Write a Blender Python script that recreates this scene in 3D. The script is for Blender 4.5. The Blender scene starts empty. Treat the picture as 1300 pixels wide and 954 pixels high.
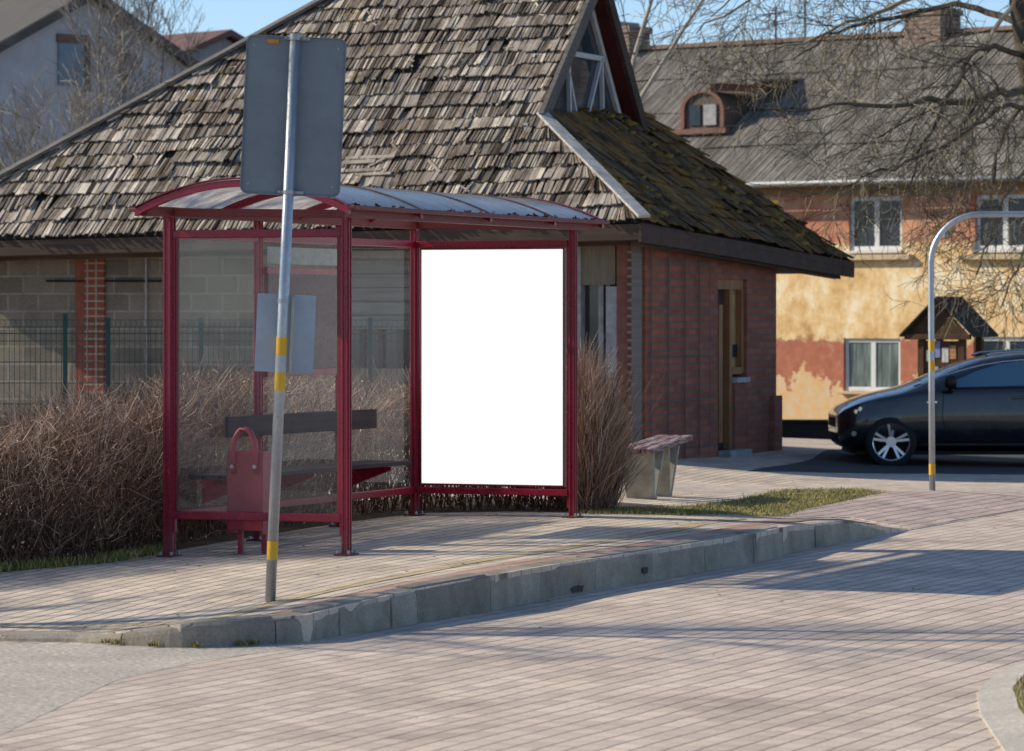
import bpy, bmesh, math, random
import numpy as np
from mathutils import Vector, Matrix
from mathutils.geometry import delaunay_2d_cdt
R = math.radians
rng = random.Random(7)
scene = bpy.context.scene
COL = scene.collection
F = 5000.0; UC = 650.0; VH = 400.0; EYE = 1.6

def P(u, v, Y):
    return Vector(((u-UC)/F*Y, Y, EYE-(v-VH)/F*Y))

# ------------------------------------------------------------------ materials
class Nodes:
    def __init__(self, name):
        self.m = bpy.data.materials.new(name); self.m.use_nodes = True
        self.t = self.m.node_tree; self.n = self.t.nodes; self.l = self.t.links
        self.n.clear()
        self.out = self.n.new('ShaderNodeOutputMaterial')
    def new(self, typ, **kw):
        nd = self.n.new(typ)
        for k, v in kw.items():
            if k in nd.inputs.keys(): nd.inputs[k].default_value = v
            else: setattr(nd, k, v)
        return nd
    def link(self, a, b): self.l.new(a, b)
    def bsdf(self, rough=.7, metallic=0., spec=.4):
        b = self.new('ShaderNodeBsdfPrincipled')
        b.inputs['Roughness'].default_value = rough
        b.inputs['Metallic'].default_value = metallic
        b.inputs['Specular IOR Level'].default_value = spec
        self.link(b.outputs[0], self.out.inputs[0]); self.b = b
        return b
    def coord(self, world=False, rot=0., scale=(1,1,1), swap=None):
        if world:
            src = self.new('ShaderNodeNewGeometry').outputs['Position']
        else:
            src = self.new('ShaderNodeTexCoord').outputs['Object']
        if swap:
            s = self.new('ShaderNodeSeparateXYZ'); c = self.new('ShaderNodeCombineXYZ')
            self.link(src, s.inputs[0])
            for i, ch in enumerate(swap):
                if ch in 'XYZ': self.link(s.outputs[ch], c.inputs[i])
            src = c.outputs[0]
        mp = self.new('ShaderNodeMapping')
        mp.inputs['Rotation'].default_value = (0, 0, rot); mp.inputs['Scale'].default_value = scale
        self.link(src, mp.inputs[0])
        return mp.outputs[0]
    def noise(self, vec, scale, detail=6, rough=.6, dist=0.):
        n = self.new('ShaderNodeTexNoise')
        n.inputs['Scale'].default_value = scale; n.inputs['Detail'].default_value = detail
        n.inputs['Roughness'].default_value = rough; n.inputs['Distortion'].default_value = dist
        if vec is not None: self.link(vec, n.inputs['Vector'])
        return n.outputs['Fac']
    def ramp(self, fac, stops):
        r = self.new('ShaderNodeValToRGB'); e = r.color_ramp.elements
        while len(e) < len(stops): e.new(.5)
        for el, (p, c) in zip(e, stops):
            el.position = p; el.color = (c[0], c[1], c[2], 1) if hasattr(c, '__len__') else (c, c, c, 1)
        self.link(fac, r.inputs[0]); return r.outputs[0]
    def mix(self, fac, a, b, mode='MIX'):
        m = self.new('ShaderNodeMix', data_type='RGBA', blend_type=mode)
        for sock, v in ((m.inputs['Factor'], fac), (m.inputs[6], a), (m.inputs[7], b)):
            if hasattr(v, 'links') or isinstance(v, bpy.types.NodeSocket): self.link(v, sock)
            elif hasattr(v, '__len__'): sock.default_value = (v[0], v[1], v[2], 1)
            else: sock.default_value = v
        return m.outputs[2]
    def math(self, op, a, b=0.):
        m = self.new('ShaderNodeMath', operation=op)
        for sock, v in ((m.inputs[0], a), (m.inputs[1], b)):
            if isinstance(v, bpy.types.NodeSocket): self.link(v, sock)
            else: sock.default_value = v
        return m.outputs[0]
    def bump(self, h, strength=.4, dist=.02):
        b = self.new('ShaderNodeBump'); b.inputs['Strength'].default_value = strength
        b.inputs['Distance'].default_value = dist
        self.link(h, b.inputs['Height']); self.link(b.outputs[0], self.b.inputs['Normal'])
    def color(self, c): self.link(c, self.b.inputs['Base Color'])

MATS = {}
def simple(name, c, rough=.6, metallic=0., vary=.18, scale=9., spec=.4, bump=0., stretch=(1,1,1)):
    if name in MATS: return MATS[name]
    k = Nodes(name); k.bsdf(rough, metallic, spec)
    vec = k.coord(scale=stretch)
    n = k.noise(vec, scale, 8, .65)
    lo = [x*(1-vary) for x in c]; hi = [min(1, x*(1+vary)) for x in c]
    k.color(k.ramp(n, [(.3, lo), (.7, hi)]))
    r = k.new('ShaderNodeMapRange'); r.inputs['To Min'].default_value = max(.02, rough-.1); r.inputs['To Max'].default_value = min(1, rough+.12)
    k.link(n, r.inputs[0]); k.link(r.outputs[0], k.b.inputs['Roughness'])
    if bump: k.bump(n, bump, .01)
    MATS[name] = k.m; return k.m

def paint(name, c, rough=.35, dirt=(.10,.08,.07), amount=.35, foot=False):
    """painted metal with a little grime and fading"""
    k = Nodes(name); k.bsdf(rough, 0., .5)
    vec = k.coord()
    n1 = k.noise(vec, 3.5, 8, .65); n2 = k.noise(vec, 45, 4, .6)
    c1 = k.ramp(n1, [(.3, [x*.85 for x in c]), (.7, [min(1, x*1.15) for x in c])])
    f = k.math('MULTIPLY', k.ramp(n2, [(.52, 0.), (.72, 1.)]), amount)
    if foot:
        sz = k.new('ShaderNodeSeparateXYZ'); k.link(k.new('ShaderNodeTexCoord').outputs['Object'], sz.inputs[0])
        lo_ = k.math('MULTIPLY', k.ramp(k.math('ADD', k.math('MULTIPLY', sz.outputs['Z'], 2.2), k.math('MULTIPLY', n1, .7)), [(.25,1.),(.75,0.)]), .42)
        n3 = k.noise(k.coord(), 16, 5, .7); ch = k.math('MULTIPLY', k.ramp(n3, [(.70,0.),(.72,1.)]), .6)
        c1 = k.mix(ch, k.mix(lo_, c1, (.20,.13,.11)), (.11,.045,.025))
    k.color(k.mix(f, c1, dirt))
    k.link(k.ramp(n2, [(.3, rough-.08), (.7, rough+.2)]), k.b.inputs['Roughness'])
    MATS[name] = k.m; return k.m

def pavers(name, c1, c2, mortar, rot, w, h, joint=.008, dark=.5):
    k = Nodes(name); k.bsdf(.85, 0, .25)
    v = k.coord(world=True, rot=rot)
    br = k.new('ShaderNodeTexBrick')
    br.inputs['Color1'].default_value = (*c1, 1); br.inputs['Color2'].default_value = (*c2, 1); br.inputs['Mortar'].default_value = (*mortar, 1)
    br.inputs['Scale'].default_value = 1.; br.inputs['Mortar Size'].default_value = joint; br.inputs['Mortar Smooth'].default_value = .7
    br.inputs['Brick Width'].default_value = w*9.; br.inputs['Row Height'].default_value = h; br.inputs['Bias'].default_value = 0.
    b2 = k.new('ShaderNodeTexBrick'); b2.inputs['Color1'].default_value = (.84,.83,.83,1); b2.inputs['Color2'].default_value = (1.10,1.07,1.04,1); b2.inputs['Mortar'].default_value = (.52,.50,.48,1)
    b2.inputs['Scale'].default_value = 1.; b2.inputs['Mortar Size'].default_value = joint*.8; b2.inputs['Mortar Smooth'].default_value = .6; b2.inputs['Brick Width'].default_value = w; b2.inputs['Row Height'].default_value = h
    # slightly wandering courses
    wob = k.new('ShaderNodeTexNoise'); wob.inputs['Scale'].default_value = .9; k.link(v, wob.inputs['Vector'])
    va = k.new('ShaderNodeVectorMath', operation='SCALE'); k.link(wob.outputs['Color'], va.inputs[0]); va.inputs['Scale'].default_value = .05
    vb = k.new('ShaderNodeVectorMath', operation='ADD'); k.link(v, vb.inputs[0]); k.link(va.outputs[0], vb.inputs[1])
    k.link(vb.outputs[0], br.inputs['Vector']); k.link(vb.outputs[0], b2.inputs['Vector'])
    n1 = k.noise(v, 1.1, 9, .68); n2 = k.noise(v, 60, 4, .7)
    col = k.mix(1., br.outputs['Color'], b2.outputs['Color'], 'MULTIPLY')
    col = k.mix(1., col, k.ramp(n1, [(.25, .62), (.5, 1.), (.75, 1.18)]), 'MULTIPLY')
    col = k.mix(.55, col, k.ramp(n2, [(.25, .5), (.75, 1.3)]), 'MULTIPLY')
    # sandy dirt gathered in patches
    n3 = k.noise(k.coord(world=True, rot=rot, scale=(.35,1.6,1)), 1.6, 8, .7)
    col = k.mix(k.math('MULTIPLY', k.ramp(n3, [(.52, 0.), (.75, 1.)]), .45), col, (.46, .39, .32))
    k.color(col)
    hgt = k.math('ADD', k.math('MULTIPLY', br.outputs['Fac'], -1.), k.math('MULTIPLY', n2, .35))
    k.bump(hgt, .7, .008)
    MATS[name] = k.m; return k.m

def masonry(name, c1, c2, mortar, swap, w, h, joint, bump=.6, offset=.5, stain=(.12,.11,.10), stain_amt=.4, msmooth=.2):
    k = Nodes(name); k.bsdf(.9, 0, .2)
    v = k.coord(swap=swap)
    br = k.new('ShaderNodeTexBrick', offset=offset)
    br.inputs['Color1'].default_value = (*c1, 1); br.inputs['Color2'].default_value = (*c2, 1); br.inputs['Mortar'].default_value = (*mortar, 1)
    br.inputs['Scale'].default_value = 1.; br.inputs['Mortar Size'].default_value = joint; br.inputs['Mortar Smooth'].default_value = msmooth
    br.inputs['Brick Width'].default_value = w; br.inputs['Row Height'].default_value = h
    k.link(v, br.inputs['Vector'])
    n1 = k.noise(v, 1.6, 9, .7); n2 = k.noise(v, 40, 5, .7)
    col = k.mix(.75, br.outputs['Color'], k.ramp(n2, [(.25, .55), (.75, 1.3)]), 'MULTIPLY')
    col = k.mix(k.math('MULTIPLY', k.ramp(n1, [(.45, 0.), (.7, 1.)]), stain_amt), col, stain)
    k.color(col)
    k.bump(k.math('ADD', k.math('MULTIPLY', br.outputs['Fac'], -1.), k.math('MULTIPLY', n2, .4)), bump, .012)
    MATS[name] = k.m; return k.m

def wood(name, c1, c2, axis='X', rough=.8, scale=1.):
    st = {'X': (1.2, 26, 26), 'Y': (26, 1.2, 26), 'Z': (26, 26, 1.2)}[axis]
    k = Nodes(name); k.bsdf(rough, 0, .25)
    v = k.coord(scale=[s*scale for s in st]); n = k.noise(v, 1., 7, .65, .6)
    n2 = k.noise(k.coord(), 2.5, 6, .6)
    col = k.ramp(n, [(.28, c1), (.7, c2)])
    k.color(k.mix(.6, col, k.ramp(n2, [(.3, .6), (.7, 1.25)]), 'MULTIPLY'))
    k.bump(n, .35, .006)
    MATS[name] = k.m; return k.m

def glass_mat(name, tint=(.8,.88,.9), grime=.12, grime_col=(.45,.48,.48), rough=.02, refl=1.):
    k = Nodes(name)
    tr = k.new('ShaderNodeBsdfTransparent'); tr.inputs[0].default_value = (*tint, 1)
    gl = k.new('ShaderNodeBsdfGlossy'); gl.inputs['Roughness'].default_value = rough
    df = k.new('ShaderNodeBsdfDiffuse'); df.inputs[0].default_value = (*grime_col, 1)
    fr = k.new('ShaderNodeLayerWeight'); fr.inputs['Blend'].default_value = .5
    fres = k.math('ADD', k.math('MULTIPLY', k.math('POWER', fr.outputs['Facing'], 4.), .55*refl), .035*refl)
    m1 = k.new('ShaderNodeMixShader'); m2 = k.new('ShaderNodeMixShader')
    v = k.coord(); vs = k.coord(scale=(3,3,.5))
    n = k.noise(v, 1.7, 8, .65); n2 = k.noise(vs, 5., 6, .6); n3 = k.noise(v, 130, 3, .5)
    g = k.math('MULTIPLY', k.math('ADD', k.math('MULTIPLY', n, 1.1), n2), grime)
    g = k.math('ADD', g, k.math('MULTIPLY', k.ramp(n3, [(.66, 0.), (.74, 1.)]), grime*1.5))
    k.link(fres, m1.inputs[0]); k.link(tr.outputs[0], m1.inputs[1]); k.link(gl.outputs[0], m1.inputs[2])
    k.link(g, m2.inputs[0]); k.link(m1.outputs[0], m2.inputs[1]); k.link(df.outputs[0], m2.inputs[2])
    k.link(m2.outputs[0], k.out.inputs[0])
    MATS[name] = k.m; return k.m

def dark_glass(name, c=(.02,.025,.03), rough=.06):
    k = Nodes(name); k.bsdf(rough, 0, .6)
    v = k.coord(); n = k.noise(v, 2.2, 5, .6)
    k.color(k.ramp(n, [(.3, [x*.5 for x in c]), (.7, [x*1.7 for x in c])]))
    MATS[name] = k.m; return k.m

# ------------------------------------------------------------------ mesh builder
class MB:
    def __init__(self): self.v = []; self.f = []; self.a = []; self.mi = []; self.cur = 0; self.rnd = None
    def add(self, vs, fs, val=None):
        o = len(self.v); self.v += [tuple(p) for p in vs]
        if val is None: val = self.rnd if self.rnd is not None else .5
        for f in fs:
            self.f.append([i+o for i in f]); self.a.append(val); self.mi.append(self.cur)
        return self
    BF = [(0,3,2,1),(4,5,6,7),(0,1,5,4),(1,2,6,5),(2,3,7,6),(3,0,4,7)]
    def hexa(self, p, val=None): return self.add(p, MB.BF, val)
    def box(self, x0, x1, y0, y1, z0, z1, val=None):
        return self.hexa([(x0,y0,z0),(x1,y0,z0),(x1,y1,z0),(x0,y1,z0),(x0,y0,z1),(x1,y0,z1),(x1,y1,z1),(x0,y1,z1)], val)
    def bar(self, a, b, w, h, up=(0,0,1), val=None):
        """rectangular bar from a to b: w across, h along up"""
        a = Vector(a); b = Vector(b); d = (b-a).normalized(); u = Vector(up)
        s = d.cross(u).normalized()*(w/2); u = s.cross(d).normalized()*(h/2)
        return self.hexa([a-s-u, a+s-u, b+s-u, b-s-u, a-s+u, a+s+u, b+s+u, b-s+u], val)
    def quad(self, a, b, c, d, val=None): return self.add([a,b,c,d], [(0,1,2,3)], val)
    def poly(self, pts, val=None): return self.add(pts, [tuple(range(len(pts)))], val)
    def prism(self, pts, off, val=None):
        off = Vector(off); n = len(pts); a = [Vector(p) for p in pts]; b = [p+off for p in a]
        fs = [tuple(range(n))[::-1], tuple(range(n, 2*n))] + [(i, (i+1) % n, n+(i+1) % n, n+i) for i in range(n)]
        return self.add(a+b, fs, val)
    def tube(self, pts, rad, n=8, caps=True, val=None):
        pts = [Vector(p) for p in pts]; m = len(pts)
        if not hasattr(rad, '__len__'): rad = [rad]*m
        vs = []; ref = None
        for i, p in enumerate(pts):
            d = (pts[min(i+1, m-1)]-pts[max(i-1, 0)])
            if d.length < 1e-9: d = Vector((0,0,1))
            d.normalize()
            if ref is None: ref = Vector((0,0,1)) if abs(d.z) < .9 else Vector((1,0,0))
            s = d.cross(ref)
            if s.length < 1e-4: ref = Vector((.3,1,.2)); s = d.cross(ref)
            s.normalize(); t = s.cross(d).normalized()
            for k in range(n):
                an = 2*math.pi*k/n
                vs.append(p+(s*math.cos(an)+t*math.sin(an))*rad[i])
        fs = [(i*n+k, i*n+(k+1) % n, (i+1)*n+(k+1) % n, (i+1)*n+k) for i in range(m-1) for k in range(n)]
        if caps: fs += [tuple(range(n))[::-1], tuple(range((m-1)*n, m*n))]
        return self.add(vs, fs, val)
    def build(self, name, mat, parent=None, world=False, smooth=False, bevel=0., kind=None, label=None):
        root = parent
        while root is not None and root.parent is not None: root = root.parent
        vs = self.v
        if world and root is not None:
            inv = (Matrix.Translation(root.location) @ root.rotation_euler.to_matrix().to_4x4()).inverted()
            vs = [tuple(inv @ Vector(p)) for p in vs]
        me = bpy.data.meshes.new(name); loc = Vector((0,0,0))
        if parent is None and kind is None:
            lo = [min(p[i] for p in vs) for i in range(3)]; hi = [max(p[i] for p in vs) for i in range(3)]
            loc = Vector(((lo[0]+hi[0])/2, (lo[1]+hi[1])/2, lo[2])); vs = [tuple(Vector(p)-loc) for p in vs]
        me.from_pydata(vs, [], self.f)
        mats = mat if isinstance(mat, (list, tuple)) else [mat]
        for m in mats: me.materials.append(m)
        if len(mats) > 1: me.polygons.foreach_set('material_index', self.mi)
        at = me.attributes.new('rnd', 'FLOAT', 'FACE'); at.data.foreach_set('value', self.a)
        if smooth: me.polygons.foreach_set('use_smooth', [True]*len(me.polygons))
        me.update(); me.validate()
        o = bpy.data.objects.new(name, me); COL.objects.link(o); o.location = loc
        if parent is not None: o.parent = parent
        if bevel:
            b = o.modifiers.new('edge', 'BEVEL'); b.width = bevel; b.segments = 2; b.limit_method = 'ANGLE'; b.angle_limit = R(40)
        if kind: o['kind'] = kind
        if label: o['label'] = label
        return o

def thing(name, label, cat, loc=(0,0,0), rotz=0., group=None):
    o = bpy.data.objects.new(name, None); COL.objects.link(o); o.location = loc; o.rotation_euler = (0,0,rotz)
    o.empty_display_size = .2
    o['label'] = label; o['category'] = cat
    if group: o['group'] = group
    return o
def tag(o, label, cat, group=None):
    o['label'] = label; o['category'] = cat
    if group: o['group'] = group
    return o

# ------------------------------------------------------------------ the ground heights (thin plate through measured points)
ZR = -.2                                        # road level
kb = [(-60,812,.03),(0,815,.039),(101,816,.04),(152,820,.08),(228,824,.136),(300,821.5,.146),(389,816,.155),(442,806,.173),(528,792,.205),
      (630,776,.225),(711,757,.212),(821,739,.212),(960,715.6,.222),(1003,703,.214),(1073,688,.17),(1153,674,.014)]
KERB = []
for u, v, h in kb:
    Y = F*(EYE-ZR)/(v-VH); KERB.append(((u-UC)/F*Y, Y, ZR+h))
KERB += [(4.72, 36.3, ZR+.010), (7.5, 41.5, ZR+.010), (14, 53, ZR+.0)]
KERB = [(-9.0, 21.4, ZR+.03)] + KERB
ctrl = list(KERB) + [(KERB[-4][0]+(KERB[-3][0]-KERB[-4][0])*t, KERB[-4][1]+(KERB[-3][1]-KERB[-4][1])*t, ZR+.012) for t in (.2,.4,.6,.8)] + [(KERB[-3][0]+(KERB[-2][0]-KERB[-3][0])*t, KERB[-3][1]+(KERB[-2][1]-KERB[-3][1])*t, ZR+.010) for t in (.25,.5,.75)] + [(-1.41,22.9,-.06), (-2.34,26.9,-.045), (-1.13,26.4,-.005), (-.76,30.7,.04), (.45,30.2,.05), (-3.4,25.8,-.08), (-8,26,-.1),
      (1.26,34,.0), (1.7,30.6,.02), (3.4,36,-.09), (4.05,38,-.09), (1.4,43.3,-.01), (3.2,48,-.03), (-6,46,.1), (-6,36,.0), (-2,36,.05),
      (4.4,45.2,-.19), (6.2,46,-.2), (9,46,-.25), (3.6,47,-.10), (3.1,44.0,-.12), (2.0,40.8,-.17), (4.5,42,-.18), (1.0,41.0,-.12), (2.6,38.5,-.08), (7,40,-.2), (5,52,-.2), (9,56,-.3),(-9,56,.1), (0,56,0)]
def tps_fit(c):
    c = np.array(c); n = len(c); X = c[:, :2]
    d = np.linalg.norm(X[:,None]-X[None], axis=2); K = np.where(d > 0, d*d*np.log(d+1e-12), 0) + np.eye(n)*.006
    Pm = np.hstack([np.ones((n,1)), X]); A = np.zeros((n+3, n+3)); A[:n,:n] = K; A[:n,n:] = Pm; A[n:,:n] = Pm.T
    return X, np.linalg.solve(A, np.concatenate([c[:,2], np.zeros(3)]))
_TX, _TW = tps_fit(ctrl)
def kerb_z(x):
    for (x0,_,z0), (x1,_b,z1) in zip(KERB, KERB[1:]):
        if x0 <= x <= x1: return z0+(z1-z0)*(x-x0)/(x1-x0)
    return KERB[0][2] if x < KERB[0][0] else KERB[-1][2]
def g(x, y):
    x = min(max(x, -12), 13); y = min(max(y, 20), 58)
    d = np.hypot(_TX[:,0]-x, _TX[:,1]-y); k = np.where(d > 0, d*d*np.log(d+1e-12), 0)
    z = float(k @ _TW[:-3] + _TW[-3] + _TW[-2]*x + _TW[-1]*y)
    dk_ = max(0., y-kerb_y(x))*(.42 if x > -1 else .8); w_ = math.exp(-(dk_/.28)**2)
    return z*(1-w_)+kerb_z(x)*w_
def kerb_y(x):
    for (x0,y0,_), (x1,y1,_) in zip(KERB, KERB[1:]):
        if x0 <= x <= x1: return y0+(y1-y0)*(x-x0)/(x1-x0)
    return KERB[0][1] if x < KERB[0][0] else KERB[-1][1]
def Pg(u, v, Y0=32.):
    """the point of the pavement seen at a pixel (used once, to measure places)"""
    Y = Y0
    for _ in range(60):
        x = (u-UC)/F*Y; Y = .5*Y + .5*F*(EYE-g(x, Y))/(v-VH)
    return Vector(((u-UC)/F*Y, Y, g((u-UC)/F*Y, Y)))

def inside(p, poly):
    c = False; n = len(poly)
    for i in range(n):
        a = poly[i]; b = poly[(i+1) % n]
        if (a[1] > p[1]) != (b[1] > p[1]) and p[0] < (b[0]-a[0])*(p[1]-a[1])/(b[1]-a[1])+a[0]: c = not c
    return c
def sheet(name, poly, step, mat, dz=0., zf=None, kind='structure'):
    zf = zf or g
    pts = []
    n = len(poly)
    for i in range(n):
        a = Vector(poly[i][:2]); b = Vector(poly[(i+1) % n][:2]); m = max(1, int((b-a).length/step))
        for j in range(m): pts.append(a+(b-a)*(j/m))
    nb = len(pts); bd = [tuple(p) for p in pts]
    xs = [p[0] for p in bd]; ys = [p[1] for p in bd]
    y = min(ys)+step*.5
    while y < max(ys):
        x = min(xs)+step*.5
        while x < max(xs):
            if inside((x, y), bd): pts.append(Vector((x+rng.uniform(-.1,.1)*step, y+rng.uniform(-.1,.1)*step)))
            x += step
        y += step
    r = delaunay_2d_cdt([Vector(p) for p in pts], [(i, (i+1) % nb) for i in range(nb)], [list(range(nb))], 1, 1e-5)
    mb = MB(); mb.add([(p.x, p.y, zf(p.x, p.y)+dz) for p in r[0]], [list(f) for f in r[2]])
    e0 = [(p.x, p.y, zf(p.x, p.y)+dz) for p in pts[:nb]]
    for f in mb.f:                                                   # face up
        a, b, c = (Vector(mb.v[i]) for i in f[:3])
        if (b-a).cross(c-a).z < 0: f.reverse()
    ar = sum(e0[i][0]*e0[(i+1)%nb][1]-e0[(i+1)%nb][0]*e0[i][1] for i in range(nb))
    mb.add(e0+[(x,y,z-.2) for x,y,z in e0], [((i,nb+i,nb+(i+1)%nb,(i+1)%nb) if ar > 0 else ((i+1)%nb,nb+(i+1)%nb,nb+i,i)) for i in range(nb)])
    return mb.build(name, mat, kind=kind, smooth=False)

# ------------------------------------------------------------------ bare trees
class Tree:
    def __init__(self, seed): self.rmin = .0055; self.r = random.Random(seed); self.tr = MB(); self.cr = MB()
    def poly(self, p, d, L, segs, wob, droop):
        pts = [Vector(p)]; d = Vector(d).normalized()
        for i in range(segs):
            d = (d + Vector((self.r.gauss(0,wob), self.r.gauss(0,wob), self.r.gauss(0,wob)-droop))).normalized()
            pts.append(pts[-1]+d*(L/segs))
        return pts
    def branch(self, pts, r0, r1, level, spec):
        """spec[level] = (count, (len0,len1), angle, droop, wobble, radius factor)"""
        n = len(pts); rad = [r0+(r1-r0)*(i/(n-1)) for i in range(n)]
        (self.tr if level == 0 else self.cr).tube(pts, rad, 8 if level == 0 else (5 if r0 > .025 else 3), caps=level < 2, val=self.r.random())
        if level >= len(spec): return
        cnt, (l0, l1), ang, droop, wob, rf, start = spec[level]
        for _ in range(cnt):
            t = start+(1-start)*self.r.random()**.8; i = min(int(t*(n-1)), n-2); f = t*(n-1)-i
            p = pts[i].lerp(pts[i+1], f); d = (pts[i+1]-pts[i]).normalized()
            s = d.cross(Vector((self.r.gauss(0,1), self.r.gauss(0,1), self.r.gauss(0,1)))).normalized()
            a = R(ang*self.r.uniform(.6,1.35)); nd = d*math.cos(a)+s*math.sin(a)
            L = self.r.uniform(l0, l1)*(1-.45*t); rr = max((r0+(r1-r0)*t)*rf, self.rmin)
            self.branch(self.poly(p, nd, L, 5 if level < 2 else 4, wob, droop), rr, max(rr*.4, self.rmin*.7), level+1, spec)
# ------------------------------------------------------------------ world, sun, camera
SUN_EL = R(31); SUN_A = R(9)
sdir = Vector((-math.cos(SUN_A)*math.cos(SUN_EL), math.sin(SUN_A)*math.cos(SUN_EL), math.sin(SUN_EL)))
w = bpy.data.worlds.new('World'); scene.world = w; w.use_nodes = True
nt = w.node_tree; bg = nt.nodes['Background']; sky = nt.nodes.new('ShaderNodeTexSky')
sky.sky_type = 'NISHITA'; sky.sun_disc = False; sky.sun_elevation = SUN_EL; sky.sun_rotation = math.atan2(sdir.x, sdir.y) % (2*math.pi)
sky.air_density = 1.0; sky.dust_density = .3; sky.ozone_density = 3.0
tint = nt.nodes.new('ShaderNodeMix'); tint.data_type = 'RGBA'; tint.blend_type = 'MULTIPLY'; tint.inputs['Factor'].default_value = 1.; tint.inputs[7].default_value = (.92, 1.0, 1.13, 1)
tcw = nt.nodes.new('ShaderNodeTexCoord'); spw = nt.nodes.new('ShaderNodeSeparateXYZ'); rpw = nt.nodes.new('ShaderNodeValToRGB')
nt.links.new(tcw.outputs['Generated'], spw.inputs[0]); nt.links.new(spw.outputs['Z'], rpw.inputs[0])
rpw.color_ramp.elements[0].position = .02; rpw.color_ramp.elements[0].color = (.95, 1.10, 1.42, 1); rpw.color_ramp.elements[1].position = .30; rpw.color_ramp.elements[1].color = (.96, 1.0, 1.05, 1)
nt.links.new(rpw.outputs[0], tint.inputs[7])
nt.links.new(sky.outputs[0], tint.inputs[6]); nt.links.new(tint.outputs[2], bg.inputs[0]); bg.inputs[1].default_value = .132
sl = bpy.data.lights.new('sun', 'SUN'); sl.energy = 5.0; sl.angle = R(.55); sl.color = (1, .90, .71)
so = bpy.data.objects.new('sun', sl); COL.objects.link(so); so.rotation_euler = (-sdir).to_track_quat('-Z', 'Y').to_euler(); so.location = (-20, 20, 20)
cam = bpy.data.cameras.new('camera'); co = bpy.data.objects.new('camera', cam); COL.objects.link(co); scene.camera = co
co.location = (0, 0, EYE); co.rotation_euler = (R(90), 0, 0)
cam.sensor_width = 36; cam.lens = 36*F/1300; cam.shift_y = -77/1300; cam.clip_end = 2000; cam.clip_start = .5
cam.dof.use_dof = True; cam.dof.focus_distance = 27.; cam.dof.aperture_fstop = 6.0
scene.view_settings.view_transform = 'Standard'; scene.view_settings.look = 'None'; scene.view_settings.exposure = 0
scene.cycles.max_bounces = 8; scene.cycles.transparent_max_bounces = 16; scene.cycles.caustics_reflective = False; scene.cycles.caustics_refractive = False

# ------------------------------------------------------------------ shared materials
AX = R(67.66)
M_road = pavers('road_pavers', (.68,.56,.465), (.64,.525,.435), (.41,.34,.29), -AX, .2, .125, .009)
M_walk = pavers('walk_pavers', (.72,.605,.49), (.66,.555,.45), (.38,.32,.265), -AX, .21, .12, .012)
M_court = pavers('court_pavers', (.6,.52,.45), (.5,.44,.38), (.28,.25,.22), -AX, .2, .1, .010)
M_path = pavers('path_pavers', (.64,.50,.43), (.55,.44,.38), (.28,.23,.20), -AX, .2, .13, .011)
M_edge = pavers('edge_pavers', (.56,.36,.29), (.48,.31,.25), (.22,.17,.15), -AX, .1, .2, .012)
M_tact = pavers('guide_pavers', (.66,.53,.33), (.60,.48,.30), (.34,.28,.20), -AX, .1, .1, .012)
def gravel_mat(name, c1, c2, sc=90):
    k = Nodes(name); k.bsdf(.95, 0, .2); v = k.coord(world=True)
    n = k.noise(v, sc, 5, .75); n2 = k.noise(v, 1.3, 8, .7)
    col = k.ramp(n, [(.3, c1), (.7, c2)]); k.color(k.mix(.8, col, k.ramp(n2, [(.3,.75),(.7,1.15)]), 'MULTIPLY')); k.bump(n, .6, .012)
    MATS[name] = k.m; return k.m
M_sandy = gravel_mat('sandy_asphalt', (.22,.19,.16), (.84,.74,.62), 30)
M_asph = gravel_mat('worn_asphalt', (.055,.055,.058), (.14,.135,.13), 60)
M_soil = gravel_mat('dark_soil', (.05,.038,.028), (.15,.11,.08), 30)
M_field = gravel_mat('dry_ground', (.10,.09,.06), (.2,.18,.12), 8)
M_turf = gravel_mat('turf', (.12,.11,.04), (.40,.33,.15), 40)
M_kerb = None
k = Nodes('kerb_concrete'); k.bsdf(.9, 0, .2); v = k.coord(world=True)
n1 = k.noise(v, 2.5, 9, .7); n2 = k.noise(v, 70, 5, .7)
col = k.ramp(n1, [(.3, (.25,.22,.175)), (.7, (.50,.44,.355))]); col = k.mix(.8, col, k.ramp(n2, [(.25,.6),(.75,1.25)]), 'MULTIPLY')
at = k.new('ShaderNodeAttribute', attribute_name='rnd'); col = k.mix(1., col, k.ramp(at.outputs['Fac'], [(0.,.72),(1.,1.12)]), 'MULTIPLY')
k.color(col); k.bump(k.math('ADD', n2, n1), .6, .015); M_kerb = k.m
M_red = paint('maroon_paint', (.235,.003,.024), .28, (.09,.01,.02), .08, foot=True)
M_redd = paint('weathered_maroon_paint', (.17,.022,.026), .5, (.12,.09,.07), .6)
M_redbin = paint('bright_red_paint', (.34,.018,.035), .38, (.08,.04,.04), .45)
M_galv = paint('galvanised_steel', (.42,.45,.48), .38, (.25,.25,.25), .3); M_galv.node_tree.nodes['Principled BSDF'].inputs['Metallic'].default_value = .75
M_signback = paint('grey_sign_back', (.175,.205,.235), .5, (.18,.19,.2), .18)
M_notice = paint('pale_notice_back', (.34,.40,.46), .5, (.3,.32,.33), .2)
M_yel = paint('yellow_tape', (.72,.40,.012), .45, (.4,.25,.05), .25)
M_gtape = paint('grey_tape', (.45,.45,.45), .45, (.3,.3,.3), .25)
M_dark = simple('dark_recess', (.012,.011,.010), .9)
M_steel = simple('steel_hardware', (.35,.36,.38), .4, .7)
M_glass = glass_mat('shelter_glass', (.985,.995,.995), .035, (.50,.55,.57), refl=.6)
M_glassend = glass_mat('shelter_end_glass', (.985,.995,1.), .045, (.50,.57,.60), refl=.8)

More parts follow.
